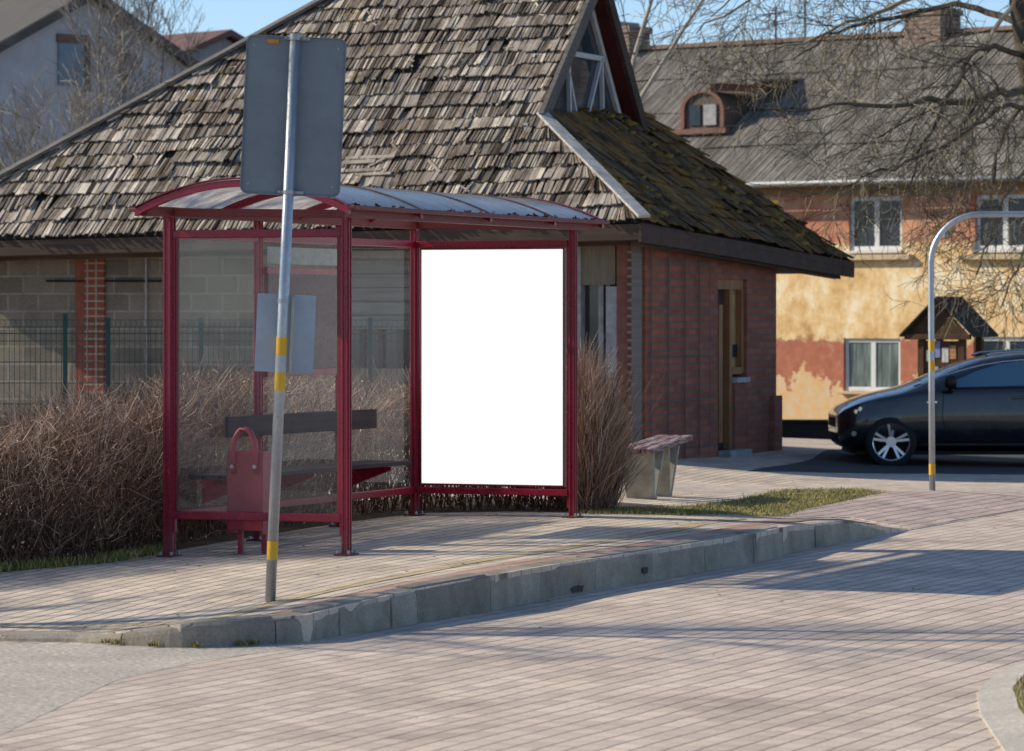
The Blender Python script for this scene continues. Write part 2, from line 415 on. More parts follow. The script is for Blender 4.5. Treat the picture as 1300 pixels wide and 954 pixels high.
# ------------------------------------------------------------------ ground, road, pavement
mb = MB()
def far_z(x, y):
    t = min(max((y-56)/14, 0), 1); return -.42*(1-t)-.72*t
xs = [-900,-300,-120,-60,-30,-15,-8,-4,0,4,8,15,30,60,120,300,900]; ys = [-60,-20,0,10,15,20,26,32,38,44,50,56,60,65,70,80,100,150,300,700,1500]
mb.add([(x, y, far_z(x, y)) for y in ys for x in xs], [(j*len(xs)+i, j*len(xs)+i+1, (j+1)*len(xs)+i+1, (j+1)*len(xs)+i) for j in range(len(ys)-1) for i in range(len(xs)-1)])
mb.build('ground', M_field, kind='structure', smooth=True)
xk = [k_[0] for k_ in KERB]
front = [(x, kerb_y(x)) for x in sorted(set([-9.0]+xk+[13.9]))]
road_poly = [(-25,4),(25,4),(25,62),(14.0,53.0)] + [(x, y+.25) for x, y in front[::-1]] + [(-25,21.6)]
sheet('road', road_poly, 1.2, M_road, zf=lambda x, y: ZR )
walk_poly = [(-9.0,21.46)] + [(x, y+(.05 if x < 3.2 else .0)) for x, y in front[1:]] + [(14,57),(-11,57),(-11,21.46)]
sheet('pavement', walk_poly, .3, M_walk, dz=-.006)

# kerb stones
def kerb_line(step):
    pts = [Vector(p) for p in KERB[:-1]]; out = [pts[0]]; acc = 0
    for a, b in zip(pts, pts[1:]):
        L = (b-a).length; d = step-acc
        while d < L: out.append(a.lerp(b, d/L)); d += step
        acc = L-(d-step)
    return out
def smooth_line(pts, it=2):
    for _ in range(it):
        pts = [pts[0]]+[(pts[i-1]+pts[i]*2+pts[i+1])/4 for i in range(1, len(pts)-1)]+[pts[-1]]
    return pts
kl = smooth_line(kerb_line(.0833), 3)
mb = MB(); i = 0; KW = .15
def off(i):
    d = (kl[min(i+1, len(kl)-1)]-kl[max(i-1,0)]); d.z = 0; d.normalize(); return Vector((-d.y, d.x, 0))
kr = random.Random(3)
while i < len(kl)-1:
    n = 12 if abs(kl[i].x) > 2 or kl[i].x > -.6 else 4
    j = min(i+n, len(kl)-1); val = (kr.random() if kl[i].x < 3.2 else 1.); dz = (kr.uniform(-.006,.006) if kl[i].x < 3.2 else 0.); dq = kr.uniform(-.006,.006)
    sec = []
    for q in range(i, j+1):
        p = kl[q].copy()
        t = (kl[min(q+1,len(kl)-1)]-kl[max(q-1,0)]); t.z = 0; t.normalize()
        if q == i: p += t*.005
        if q == j: p -= t*.005
        o = off(q); z = p.z+dz; b = Vector((p.x, p.y, 0))+o*dq
        chip = .035*max(0, math.sin(q*1.7)*math.sin(q*.45+1)) if -1.2 < p.x < -.75 else .004*abs(math.sin(q*2.3))
        prof = [(-.0, ZR-.15), (.012, z-.045-chip*.6), (.018+chip*.3, z-.022-chip), (.045+chip*.8, z-.002-chip*.15), (KW, z+.002), (KW, ZR-.15)]
        sec.append([b+o*s+Vector((0,0,zz)) for s, zz in prof])
    m = len(prof); vs = [p for s in sec for p in s]
    fs = [(a*m+c, (a+1)*m+c, (a+1)*m+(c+1) % m, a*m+(c+1) % m) for a in range(len(sec)-1) for c in range(m)]
    fs = [f[::-1] for f in fs] + [tuple(range(m)), tuple(range((len(sec)-1)*m, len(sec)*m))[::-1]]
    mb.add(vs, fs, val); i = j
kerb = mb.build('kerb', M_kerb, kind='structure', bevel=.0)
for u_, hw_ in ((731, .10), (820, .05)):
    q = min(range(1, len(kl)-1), key=lambda i: abs(UC+kl[i].x/kl[i].y*F-u_)); p = kl[q]; t = (kl[q+1]-kl[q-1]); t.z = 0; t.normalize(); o = off(q)
    z0 = ZR+.03+(.05 if hw_ < .08 else 0); dp = []
    for i in range(16):
        an = 6.283*i/16; rr = kr.uniform(.75,1.15); dp.append(p+t*(hw_*math.copysign(abs(math.cos(an))**.5, math.cos(an))*rr)-o*.0035+Vector((0,0,z0-p.z+.022*math.copysign(abs(math.sin(an))**.6, math.sin(an))*rr)))
    MB().poly(dp).build('drain_inlet', simple('painted_hole_shade', (.060,.052,.044), .9, vary=.5), kerb)  # flat dark patch: the shade inside the inlet hole is painted on
# red border course and guide strips behind the kerb
def strip(name, s0, s1, x0, x1, mat, dz):
    q = [i for i in range(len(kl)) if x0 <= kl[i].x <= x1]
    a = [kl[i]+off(i)*s0 for i in q]; b = [kl[i]+off(i)*s1 for i in q]
    mb = MB(); n = len(q)
    mb.add([(p.x,p.y,g(p.x,p.y)-.006+dz) for p in a]+[(p.x,p.y,g(p.x,p.y)-.006+dz) for p in b], [(i,i+1,n+i+1,n+i) for i in range(n-1)])
    return mb.build(name, mat, kind='structure', smooth=True)
strip('pavement_border', KW+.004, KW+.22, -7, 3.2, M_edge, .003)
strip('pavement_guide_strip', KW+.42, KW+.56, -7, 2.4, M_tact, .003)
# sandy shoulder of the road
sh = [(-9,14),(-2.25,16.2),(-1.95,19.4),(-1.62,20.5),(-1.25,21.1),(-.85,21.9),(-1.0,22.15),(-1.5,21.45),(-2.0,21.5),(-9,21.5)]
sheet('road_shoulder', sh, .6, M_sandy, zf=lambda x, y: ZR+.0015)
# far roadside of the bus bay: pale edging and grass verge at the near corner
def road_pt(u, v): Y = F*(EYE-ZR)/(v-VH); return Vector(((u-UC)/F*Y, Y))
verge = [road_pt(u, v) for u, v in ((1420,1080),(1330,1010),(1275,955),(1245,910),(1240,882),(1262,860),(1310,838),(1420,800))]
mb = MB(); n = len(verge)
def voff(i):
    d = verge[min(i+1,n-1)]-verge[max(i-1,0)]; d.normalize(); return Vector((d.y,-d.x))*.17
vo = [p+voff(i) for i, p in enumerate(verge)]
mb.add([(p.x,p.y,ZR+.012) for p in verge]+[(p.x,p.y,ZR+.04) for p in vo]+[(p.x,p.y,ZR-.1) for p in verge],
       [(i,i+1,n+i+1,n+i) for i in range(n-1)]+[(2*n+i,2*n+i+1,i+1,i) for i in range(n-1)])
mb.build('verge_kerb', gravel_mat('pale_edging', (.33,.30,.26), (.66,.60,.52), 40), kind='structure')
vp = [tuple(p) for p in vo] + [(7,22.5),(7,12),(3.2,12)]
sheet('verge_soil', vp, .4, M_turf, zf=lambda x,y: ZR+.038)

# courtyard: asphalt car park and paved path
p_ = [Pg(u, v) for u, v in ((948,598),(1030,583),(1100,566),(1500,560),(1500,604),(1180,601),(1060,600))]
sheet('car_park', [(p.x, p.y) for p in p_], .3, M_asph, dz=-.002)
lawn_px = [(735,651),(790,652),(870,654),(985,655),(1020,646),(1070,636),(1122,625),(1085,621.5),(1000,622.5),(962,629),(930,636),(895,641),(850,645),(770,646)]
lawn = [Pg(u, v) for u, v in lawn_px]; lawn_xy = [(p.x, p.y) for p in lawn]
sheet('lawn', lawn_xy, .3, M_turf, dz=-.001)
sheet('path', [(p.x,p.y) for p in [Pg(u,v) for u,v in ((988,655.2),(1024,645.8),(1074,635.8),(1126,625),(1170,622.5),(1420,624),(1420,640),(1300,646),(1156,670),(1080,656.4))]], .3, M_path, dz=-.002)
pth = [Pg(u, v) for u, v in ((985,655.6),(1022,646.5),(1072,636.5),(1124,625.5),(1170,622.5),(1420,624),(1420,640),(1300,647),(1153,672),(1075,657))]

# hedge bed
hedge_front = [Vector(p) for p in ((-5.6,24.2),(-4.3,25.0),(-3.36,25.95),(-2.80,26.5),(-2.52,27.35),(-1.9,28.8),(-1.32,30.1),(-.82,31.15),(-.1,31.35),(.50,31.28))]
def hedge_norm(i):
    a = hedge_front[max(i-1,0)]; b = hedge_front[min(i+1,len(hedge_front)-1)]; d = (b-a).normalized(); return Vector((-d.y, d.x))
bed = [p+hedge_norm(i)*-.12 for i, p in enumerate(hedge_front)] + [p+hedge_norm(i)*1.6 for i, p in reversed(list(enumerate(hedge_front)))]
bed = [tuple(p) for p in bed]
# keep the bed a simple outline
bed = [tuple(p+hedge_norm(i)*-.12) for i, p in enumerate(hedge_front)] + [(1.9,33.2),(-.6,33.6),(-5.5,28.5),(-7.2,26.5)]
sheet('hedge_bed', bed, .3, M_soil, dz=-.002)
# grass blades: lawn, hedge foot and the near verge
gr = random.Random(11); mb = MB()
def blade(x, y, z, h, val):
    a = gr.uniform(0, 6.28); wd = gr.uniform(.002,.0045); dx, dy = math.cos(a)*wd, math.sin(a)*wd; lx, ly = gr.gauss(0,.35)*h, gr.gauss(0,.35)*h
    mb.add([(x-dx,y-dy,z),(x+dx,y+dy,z),(x+dx*.6+lx*.5,y+dy*.6+ly*.5,z+h*.6),(x+lx,y+ly,z+h)], [(0,1,2),(0,2,3)], val)
lx0, lx1 = min(p[0] for p in lawn_xy), max(p[0] for p in lawn_xy); ly0, ly1 = min(p[1] for p in lawn_xy), max(p[1] for p in lawn_xy)
c = 0
while c < 14000:
    x, y = gr.uniform(lx0, lx1), gr.uniform(ly0, ly1)
    if inside((x, y), lawn_xy): blade(x, y, g(x,y)-.003, gr.uniform(.012,.032)*(1+.8*(gr.random() < .03)), gr.random()); c += 1
for _ in range(2600):
    i = gr.randrange(0, 4); t = gr.random(); p = hedge_front[i].lerp(hedge_front[i+1], t)-hedge_norm(i)*gr.uniform(.02,.16)*(1 if gr.random() < .8 else 1.6)
    blade(p.x, p.y, g(p.x,p.y), gr.uniform(.025,.08), gr.random()*.75)
vx = vp; c = 0
while c < 9000:
    x, y = gr.uniform(1.9, 3.6), gr.uniform(15.0, 22.4)
    if inside((x, y), vx) or (gr.random() < .0): blade(x, y, ZR+.03, gr.uniform(.015,.05), gr.random()); c += 1
for _ in range(1500):                                            # ragged rim of the lawn
    i = gr.randrange(len(lawn_xy)); a_, b_ = Vector(lawn_xy[i]), Vector(lawn_xy[(i+1)%len(lawn_xy)]); p = a_.lerp(b_, gr.random())+Vector((gr.gauss(0,.05), gr.gauss(0,.10)))
    blade(p.x, p.y, g(p.x,p.y)-.004, gr.uniform(.01,.035), gr.uniform(.2,1))
for _ in range(160):                                             # weeds at the foot of the kerb
    q = gr.choice([i for i in range(len(kl)) if -2.3 < kl[i].x < -1.4]); cx = kl[q]-off(q)*gr.uniform(.005,.04)
    if math.sin(q*1.9) > .2:
        for _k in range(5): blade(cx.x+gr.gauss(0,.015), cx.y+gr.gauss(0,.01), ZR+.01, gr.uniform(.01,.035), gr.random()*.8)
k = Nodes('grass_blades'); k.bsdf(.7, 0, .2); at = k.new('ShaderNodeAttribute', attribute_name='rnd')
k.color(k.ramp(at.outputs['Fac'], [(0., (.08,.11,.02)), (.35, (.20,.19,.045)), (.65, (.42,.34,.13)), (1., (.60,.47,.25))])); k.b.inputs['Subsurface Weight'].default_value = 0.
mb.build('grass', k.m, kind='stuff')
mb = MB(); fl = random.Random(77)
for _ in range(150):
    if fl.random() < .6: x, y = fl.uniform(-2.5, 1.5), fl.uniform(24, 31)
    else: x, y = fl.uniform(-2, 4.5), fl.uniform(20, 40)
    z = (g(x,y)-.002 if y > kerb_y(x)+.2 else ZR+.004); s = fl.uniform(.006,.02); a = fl.uniform(0,6.28)
    c, d = math.cos(a)*s, math.sin(a)*s
    mb.add([(x-c,y-d,z),(x+d*.5,y-c*.5,z+s*.4),(x+c,y+d,z+s*.25),(x-d*.5,y+c*.5,z+.002)], [(0,1,2,3)], fl.random())
mb.build('fallen_leaves', simple('brown_leaf', (.16,.10,.06), .9, vary=.5), kind='stuff')
# ------------------------------------------------------------------ bus shelter (local x along the back wall, y away from the street)
SH = thing('bus_shelter', 'maroon steel bus shelter with curved roof, glass panes and a blank white advertising panel', 'bus shelter', (-2.34, 26.9, 0), AX)
SL = 4.15; SW = 1.33
def shelter_ground(x, y):
    p = Matrix.Rotation(AX, 3, 'Z') @ Vector((x, y, 0)); return g(p.x-2.34, p.y+26.9)-.006
ZT = 2.15; ZB = .235
post_at = [(0,0,2.27), (1.38,0,2.27), (2.77,0,2.27), (SL,0,2.27), (0,-SW,2.30), (SL,-SW,2.30)]
for x, y, zt in post_at:
    z0 = shelter_ground(x, y)
    mb = MB(); hw = .026 if (x, y) != (0,0) else .033
    mb.box(x-hw, x+hw, y-hw, y+hw, z0+.012, zt)
    if x in (0, SL):                                          # clamp profile beside the post
        s = 1 if y < -.5 else -1
        mb.box(x-.018, x+.018, y+s*hw, y+s*(hw+.018), ZB-.12, ZT+.02)
    for gx in (-hw*.62, hw*.62):
        mb.box(x+gx-.006, x+gx+.006, y-hw-.005, y-hw, z0+.03, zt-.01); mb.box(x-hw-.005, x-hw, y+gx-.006, y+gx+.006, z0+.03, zt-.01)
    p = mb.build('post', M_red, SH, bevel=.004)
    b = MB(); b.box(x-.075, x+.075, y-.06, y+.06, z0, z0+.012); b.cur = 1
    for sx, sy in ((-.055,-.04),(.055,-.04),(.055,.04),(-.055,.04)):
        b.tube([(x+sx,y+sy,z0+.01),(x+sx,y+sy,z0+.035)], .011, 6)
    b.build('base_plate', [M_redd, M_steel], p)
def rail(a, b, w=.045, h=.055, mat=None, name='rail', up=(0,0,1)):
    return MB().bar(a, b, w, h, up).build(name, mat or M_red, SH, bevel=.005)
e = .034
rail((0,-e,ZT),(0,-SW+e,ZT)); rail((0,-e,ZB),(0,-SW+e,ZB))
rail((SL,-e,ZT),(SL,-SW+e,ZT), .07, .05); rail((SL,-e,ZB),(SL,-SW+e,ZB), .07, .05)
bays = [(0,1.38),(1.38,2.77),(2.77,SL)]
for x0, x1 in bays:
    rail((x0+e,0,ZT),(x1-e,0,ZT)); rail((x0+e,0,ZB),(x1-e,0,ZB))
# thin inner lips holding the panes
def lip(pts_pair): return
for x0, x1 in bays:
    MB().quad((x0+.04,0,ZB+.03),(x1-.04,0,ZB+.03),(x1-.04,0,ZT-.03),(x0+.04,0,ZT-.03)).build('glass_pane', M_glass, SH, label='clear pane of the back wall')
MB().quad((0,-.04,ZB+.03),(0,-SW+.04,ZB+.03),(0,-SW+.04,ZT-.03),(0,-.04,ZT-.03)).build('glass_pane', M_glassend, SH, label='dusty pane at the open end')
for y in (-SW+.055, -.062):
    MB().box(-.013, .013, y-.008, y+.008, ZB+.03, ZT-.03).build('pane_clip', M_redd, SH)
# a white sticker left on the end pane
mb = MB(); mb.add([(-.0065,-.845,1.70),(-.0065,-.865,1.675),(-.0065,-.855,1.63),(-.0065,-.84,1.665)], [(0,1,2,3)]); mb.build('sticker', simple('white_paper', (.8,.8,.8), .6), SH)
# advertising panel (no lamp: its blank sheet glows to stay pure white in shade)
k = Nodes('glowing_blank'); em = k.new('ShaderNodeEmission'); em.inputs[0].default_value = (1,1,1,1); em.inputs[1].default_value = 1.02; k.link(em.outputs[0], k.out.inputs[0]); M_glow = k.m
ad = MB().box(SL-.025, SL+.025, -SW+.062, -.062, ZB+.04, ZT-.035).build('advertising_panel', M_red, SH, bevel=.004)
MB().quad((SL-.029,-.075,ZB+.055),(SL-.029,-SW+.073,ZB+.055),(SL-.029,-SW+.073,ZT-.045),(SL-.029,-.075,ZT-.045)).build('poster_sheet', M_glow, ad, label='blank white poster')
# timetable case in the middle bay and the header strip over it
M_ttb = paint('timetable_back', (.085,.030,.036), .4, (.05,.03,.03), .3)
tt = MB().box(1.44, 2.71, -.05, -.012, 1.20, 1.90).build('timetable_case', M_ttb, SH, bevel=.004)
for a, b in (((1.42,-.03,1.92),(2.73,-.03,1.92)), ((1.42,-.03,1.18),(2.73,-.03,1.18))): MB().bar(a, b, .05, .05).build('case_rail', M_red, tt, bevel=.004)
MB().box(1.5, 2.66, -.03, -.014, 1.965, 2.09).build('name_strip', paint('frosted_strip', (.30,.33,.33), .4), SH, bevel=.004)
# bench inside
M_bench = wood('brown_bench_wood', (.030,.018,.018), (.075,.045,.045), 'X')
for k_ in range(3):
    MB().box(.12, 3.10, -.19-k_*.125, -.08-k_*.125, .475, .505).build('seat_slat', M_bench, SH, bevel=.006)
MB().box(.75, 3.28, -.075, -.045, .74, .885).build('backrest', M_bench, SH, bevel=.006)
for x in (.45, 1.38, 2.72):
    mb = MB(); mb.prism([(x-.02,-.45,.47),(x-.02,-.45,.45),(x-.02,-.03,.29),(x-.02,-.03,.47)], (.04,0,0)); mb.build('seat_bracket', M_red, SH)
for x in (1.38, 2.77): MB().box(x-.02, x+.02, -.045, -.034, .72, .9).build('backrest_bracket', M_red, SH)
# roof
Y0, Y1 = .04, -1.54; YC = (Y0+Y1)/2; YH = (Y0-Y1)/2; RX0, RX1 = -.41, SL+.10
def arc(y, dz=0.): return 2.315+.188*(1-((y-YC)/YH)**2)+dz
NA = 18; ys_ = [Y0+(Y1-Y0)*i/NA for i in range(NA+1)]
ribs = [RX0, .78, 2.02, 3.26, RX1]
for x in ribs:
    mb = MB(); wv = .022
    for i in range(NA):
        a, b = ys_[i], ys_[i+1]
        mb.hexa([(x-wv,a,arc(a)-.05),(x+wv,a,arc(a)-.05),(x+wv,b,arc(b)-.05),(x-wv,b,arc(b)-.05),(x-wv,a,arc(a)-.004),(x+wv,a,arc(a)-.004),(x+wv,b,arc(b)-.004),(x-wv,b,arc(b)-.004)])
    mb.build('roof_rib', M_red, SH)
k = Nodes('clouded_polycarbonate')
tl = k.new('ShaderNodeBsdfTranslucent'); df = k.new('ShaderNodeBsdfDiffuse'); gl = k.new('ShaderNodeBsdfGlossy'); gl.inputs['Roughness'].default_value = .16
v = k.coord(scale=(5.,.5,1)); n = k.noise(v, 2.2, 8, .7); n2 = k.noise(k.coord(), 9, 7, .7)
colr = k.mix(.6, k.ramp(n, [(.3, (.40,.37,.34)), (.65, (.9,.88,.85))]), k.ramp(n2, [(.35,(.35,.32,.30)),(.6,(.85,.85,.85))]), 'MULTIPLY')
k.link(colr, tl.inputs[0]); k.link(colr, df.inputs[0])
m1 = k.new('ShaderNodeMixShader'); m1.inputs[0].default_value = .2; k.link(tl.outputs[0], m1.inputs[1]); k.link(df.outputs[0], m1.inputs[2])
lwf = k.new('ShaderNodeLayerWeight'); lwf.inputs[0].default_value = .5; lw_o = k.math('ADD', k.math('MULTIPLY', k.math('POWER', lwf.outputs['Facing'], 5.), .8), .03)
m2 = k.new('ShaderNodeMixShader'); k.link(lw_o, m2.inputs[0]); k.link(m1.outputs[0], m2.inputs[1]); k.link(gl.outputs[0], m2.inputs[2]); k.link(m2.outputs[0], k.out.inputs[0])
M_poly = k.m
for a, b in zip(ribs, ribs[1:]):
    mb = MB()
    xs_ = [a+.006, b-.006]
    mb.add([(x, y, arc(y)+.004) for x in xs_ for y in ys_]+[(x, y, arc(y)-.002) for x in xs_ for y in ys_],
           [(i, i+1, NA+1+i+1, NA+1+i) for i in range(NA)])
    mb.build('roof_panel', M_poly, SH, smooth=True)
for x in ribs[1:-1]:                                           # cover strips on the joints
    mb = MB()
    for i in range(NA):
        a, b = ys_[i], ys_[i+1]; wv = .016
        mb.hexa([(x-wv,a,arc(a)+.006),(x+wv,a,arc(a)+.006),(x+wv,b,arc(b)+.006),(x-wv,b,arc(b)+.006),(x-wv,a,arc(a)+.011),(x+wv,a,arc(a)+.011),(x+wv,b,arc(b)+.011),(x-wv,b,arc(b)+.011)])
    mb.build('joint_strip', simple('dark_strip', (.12,.08,.08), .5), SH)
for x in (RX0, RX1):
    mb = MB()
    for i in range(NA):
        a, b = ys_[i], ys_[i+1]; wv = .030
        mb.hexa([(x-wv,a,arc(a)+.006),(x+wv,a,arc(a)+.006),(x+wv,b,arc(b)+.006),(x-wv,b,arc(b)+.006),(x-wv,a,arc(a)+.013),(x+wv,a,arc(a)+.013),(x+wv,b,arc(b)+.013),(x-wv,b,arc(b)+.013)])
    mb.build('roof_edge_strip', M_red, SH)
MB().box(RX0+.03, RX1-.05, -.035, .035, 2.268, 2.335).build('roof_beam', M_redd, SH, bevel=.005, label='beam over the back wall')
MB().box(RX0+.03, RX1-.03, Y1+.05, Y1+.11, 2.245, 2.30).build('roof_beam', M_redd, SH, bevel=.005, label='beam over the street side')
MB().box(RX0-.02, RX1+.02, Y1-.05, Y1+.045, 2.295, 2.322).build('gutter', M_redd, SH, bevel=.006)
MB().box(RX0-.02, RX1+.02, Y0-.02, Y0+.05, 2.295, 2.322).build('gutter', M_redd, SH, bevel=.006)
for x in (0, SL):
    MB().bar((x,-.04,2.30),(x,Y1+.12,2.275), .045, .055).build('cross_beam', M_redd, SH, bevel=.004)
lr = random.Random(5); mb = MB()
for _ in range(46):
    x = lr.uniform(RX0, RX1); c = Vector((x, Y1+lr.uniform(-.03,.03), 2.325)); s = lr.uniform(.008,.03)
    for q in range(4):
        d = Vector((lr.gauss(0,1),lr.gauss(0,1),abs(lr.gauss(0,.6)))).normalized()*s; e2 = d.cross(Vector((lr.gauss(0,1),lr.gauss(0,1),lr.gauss(0,1)))).normalized()*s*.6
        mb.add([c-e2*.5, c+e2*.5, c+d+e2*.3, c+d-e2*.4], [(0,1,2,3)], lr.random())
mb.build('gutter_leaves', simple('dead_leaf', (.10,.055,.025), .9, vary=.5), SH)

# ------------------------------------------------------------------ litter bin
bx, by = -1.77, 26.88; bz = g(bx, by)-.006
LB = thing('litter_bin', 'red metal litter bin with a hooped handle standing inside the shelter', 'litter bin', (bx, by, bz), AX-R(90))
t_ = MB()
t_.box(-.13,.13,-.115,.115,.165,.175)
for a in ((-.13,-.127,-.115,.115),(.127,.13,-.115,.115),(-.127,.127,-.115,-.112),(-.127,.127,.112,.115)): t_.box(a[0],a[1],a[2],a[3],.175,.70)
t_.build('bin_box', M_redbin, LB)
MB().box(-.137,-.131,-.12,.12,.14,.705).build('side_flange', M_redbin, LB); MB().box(.131,.137,-.12,.12,.14,.705).build('side_flange', M_redbin, LB)
pts = [(-.085,-.128,.55),(-.085,-.128,.70)] + [(-.085*math.cos(t), -.128, .70+.155*math.sin(t)) for t in [math.pi*i/12 for i in range(1,12)]] + [(.085,-.128,.70),(.085,-.128,.55)]
MB().tube(pts, .019, 10).build('hoop_handle', M_redbin, LB, smooth=True)
for s in (-1, 1):
    MB().tube([(s*.085,-.135,.60),(s*.085,-.152,.60)], .014, 8).build('hoop_bolt', M_steel, LB)
    MB().box(s*.09-.016, s*.09+.016, -.016, .016, 0, .165).build('leg', M_redbin, LB)

# ------------------------------------------------------------------ bus stop sign seen from behind
b0 = Pg(343, 763, 23); bx, by, bz = b0.x, b0.y, b0.z-.006
SG = thing('bus_stop_sign', 'grey back of a tall road sign on a leaning steel pole at the kerb', 'road sign', (bx, by, bz))
top = P(375, 46, by); dx = top.x-bx; H = top.z-bz; lean = dx/H
def on(z, x=0., y=0.): return Vector((lean*z+x, y, z-lean*x))
pole = MB().tube([on(0), on(1.6), on(H)], .031, 20).build('pole', M_galv, SG, smooth=True)
MB().tube([on(H-.002), on(H+.012)], .032, 20).build('pole_cap', M_steel, pole)
def zpix(v): return EYE-(v-VH)/F*by-bz
for v0, v1, m in ((428,451,M_yel),(473,496.5,M_yel),(687,711,M_yel),(451.5,472.5,M_gtape)):
    MB().tube([on(zpix(v1)), on(zpix(v0))], .0318, 20, caps=False).build('reflective_band', m, pole, smooth=True, label='yellow band' if m is M_yel else 'grey band')
def rounded(x0, x1, z0, z1, r, n=6):
    out = []
    for cx, cz, a0 in ((x1-r,z1-r,0),(x0+r,z1-r,90),(x0+r,z0+r,180),(x1-r,z0+r,270)):
        for i in range(n+1):
            a = R(a0+90*i/n); out.append((cx+r*math.cos(a), cz+r*math.sin(a)))
    return out
z1 = H-.0; z0 = H-.925
prof = rounded(-.285, .298, z0, z1, .045)
mb = MB(); mb.prism([on(z, x, .048) for x, z in prof], (0,.003,0))
n = len(prof); pin = rounded(-.279, .292, z0+.006, z1-.006, .04)
mb.add([on(z,x,.048) for x,z in prof]+[on(z,x,.036) for x,z in prof]+[on(z,x,.036) for x,z in pin]+[on(z,x,.0475) for x,z in pin],
       [((i+1)%n,i,n+i,n+(i+1)%n) for i in range(n)]+[((i+1)%n+n,i+n,2*n+i,2*n+(i+1)%n) for i in range(n)]+[((i+1)%n+2*n,i+2*n,3*n+i,3*n+(i+1)%n) for i in range(n)])
sp = mb.build('sign_panel', M_signback, SG)
MB().hexa([on(z1-.045,-.165,.040),on(z1-.045,-.095,.040),on(z1-.045,-.095,.0475),on(z1-.045,-.165,.0475),on(z1-.022,-.165,.040),on(z1-.022,-.095,.040),on(z1-.022,-.095,.0475),on(z1-.022,-.165,.0475)]).build('orange_sticker', simple('orange_sticker', (.55,.22,.02), .5), sp)
for x_, z_ in ((-.24,z1-.06),(.25,z1-.06),(-.24,z0+.06),(.25,z0+.06)):
    MB().tube([on(z_,x_,.0475), on(z_,x_,.043)], .006, 8).build('rivet', M_steel, sp)
for z in (z1-.012, z0+.018):
    cl = MB(); cl.bar(on(z,-.065,.038), on(z,.085,.038), .022, .018)
    cl.tube([on(z-.012), on(z+.012)], .0355, 16)
    for x in (-.055,.06): cl.tube([on(z,x,.03), on(z,x,-.012)], .007, 8)
    cl.build('clamp', M_steel, SG)
z1n, z0n = zpix(374), zpix(473)
MB().prism([on(z, x, .045) for x, z in rounded(-.155,.185,z0n,z1n,.006,3)], (0,.004,0)).build('notice_panel', M_notice, SG)
MB().hexa([on(z0n,.045,.038),on(z0n,.062,.038),on(z0n,.062,.0445),on(z0n,.045,.0445),on(z1n-.02,.045,.038),on(z1n-.02,.062,.038),on(z1n-.02,.062,.0445),on(z1n-.02,.045,.0445)]).build('mounting_strip', simple('pale_strip', (.5,.48,.42), .5), SG)
MB().tube([on(z1n-.05), on(z1n-.025)], .035, 16).build('clamp', M_steel, SG)

# ------------------------------------------------------------------ bent pole on the far pavement
b0 = Pg(1183.5, 622.5, 38); bx, by, bz = b0.x, b0.y, b0.z-.006
BP = thing('bent_pole', 'slim grey steel pole with yellow bands, its top bent over sideways beside the car', 'pole', (bx, by, bz))
def zp(v): return EYE-(v-VH)/F*by-bz
ztop = zp(272.5); rb = .47
pts = [(0,0,0),(-.008,0,zp(470)),(-.012,0,ztop-rb)] + [(-.012+rb*(1-math.cos(t)),0,ztop-rb+rb*math.sin(t)) for t in [math.pi/2*i/10 for i in range(1,11)]]
pts += [(1.6,0,ztop+.01),(1.75,0,ztop+.01)] + [(1.75+rb*math.sin(t),0,ztop+.01-rb*(1-math.cos(t))) for t in [math.pi/2*i/8 for i in range(1,9)]] + [(1.75+rb,0,-.03)]
pole = MB().tube(pts, .030, 14).build('bent_tube', M_galv, BP, smooth=True)
for v0, v1 in ((433,446),(458,471),(589,603)):
    MB().tube([(-.012*(zp(v1)/2.2),0,zp(v1)),(-.012*(zp(v0)/2.2),0,zp(v0))], .0312, 14, caps=False).build('reflective_band', M_yel, pole, smooth=True)

# ------------------------------------------------------------------ park bench
b0 = Pg(810, 633, 34)
PB = thing('park_bench', 'backless park bench with peeling maroon planks on V shaped concrete legs beside the shrub', 'bench', (b0.x, b0.y, b0.z-.004), R(75))
BSL = .045
M_conc = simple('bench_concrete', (.33,.30,.24), .9, vary=.35, scale=6, bump=.4)
k = Nodes('peeling_maroon_plank'); k.bsdf(.7, 0, .3); v = k.coord(scale=(1.5,14,14)); n = k.noise(v, 2.2, 8, .7)
k.color(k.ramp(n, [(.44, (.13,.045,.05)), (.56, (.36,.29,.26))])); k.bump(n, .4, .006); M_plank = k.m
BH = .40
for s in range(3):
    y = -.165+s*.113
    MB().hexa([(-.14,y,BH-.006),(1.46,y,BH-.006+1.6*BSL),(1.46,y+.10,BH-.006+1.6*BSL),(-.14,y+.10,BH-.006),(-.14,y,BH+.04),(1.46,y,BH+.04+1.6*BSL),(1.46,y+.10,BH+.04+1.6*BSL),(-.14,y+.10,BH+.04)]).build('seat_plank', M_plank, PB, bevel=.006)
for x in (.02, .62):
    mb = MB(); B1 = BH+.6*BSL*(x+.1)/.6; BH_ = BH
    # a slab bent into a V: two leaning blades meeting at the ground
    mb.hexa([(x+.06,-.12,-.02),(x+.12,-.12,-.02),(x+.12,.12,-.02),(x+.06,.12,-.02),(x-.10,-.155,B1),(x-.04,-.155,B1),(x-.04,.155,B1),(x-.10,.155,B1)])
    mb.hexa([(x+.123,-.12,-.02),(x+.183,-.12,-.02),(x+.183,.12,-.02),(x+.123,.12,-.02),(x+.30,-.155,B1),(x+.36,-.155,B1),(x+.36,.155,B1),(x+.30,.155,B1)])
    mb.build('leg', M_conc, PB, bevel=.006)

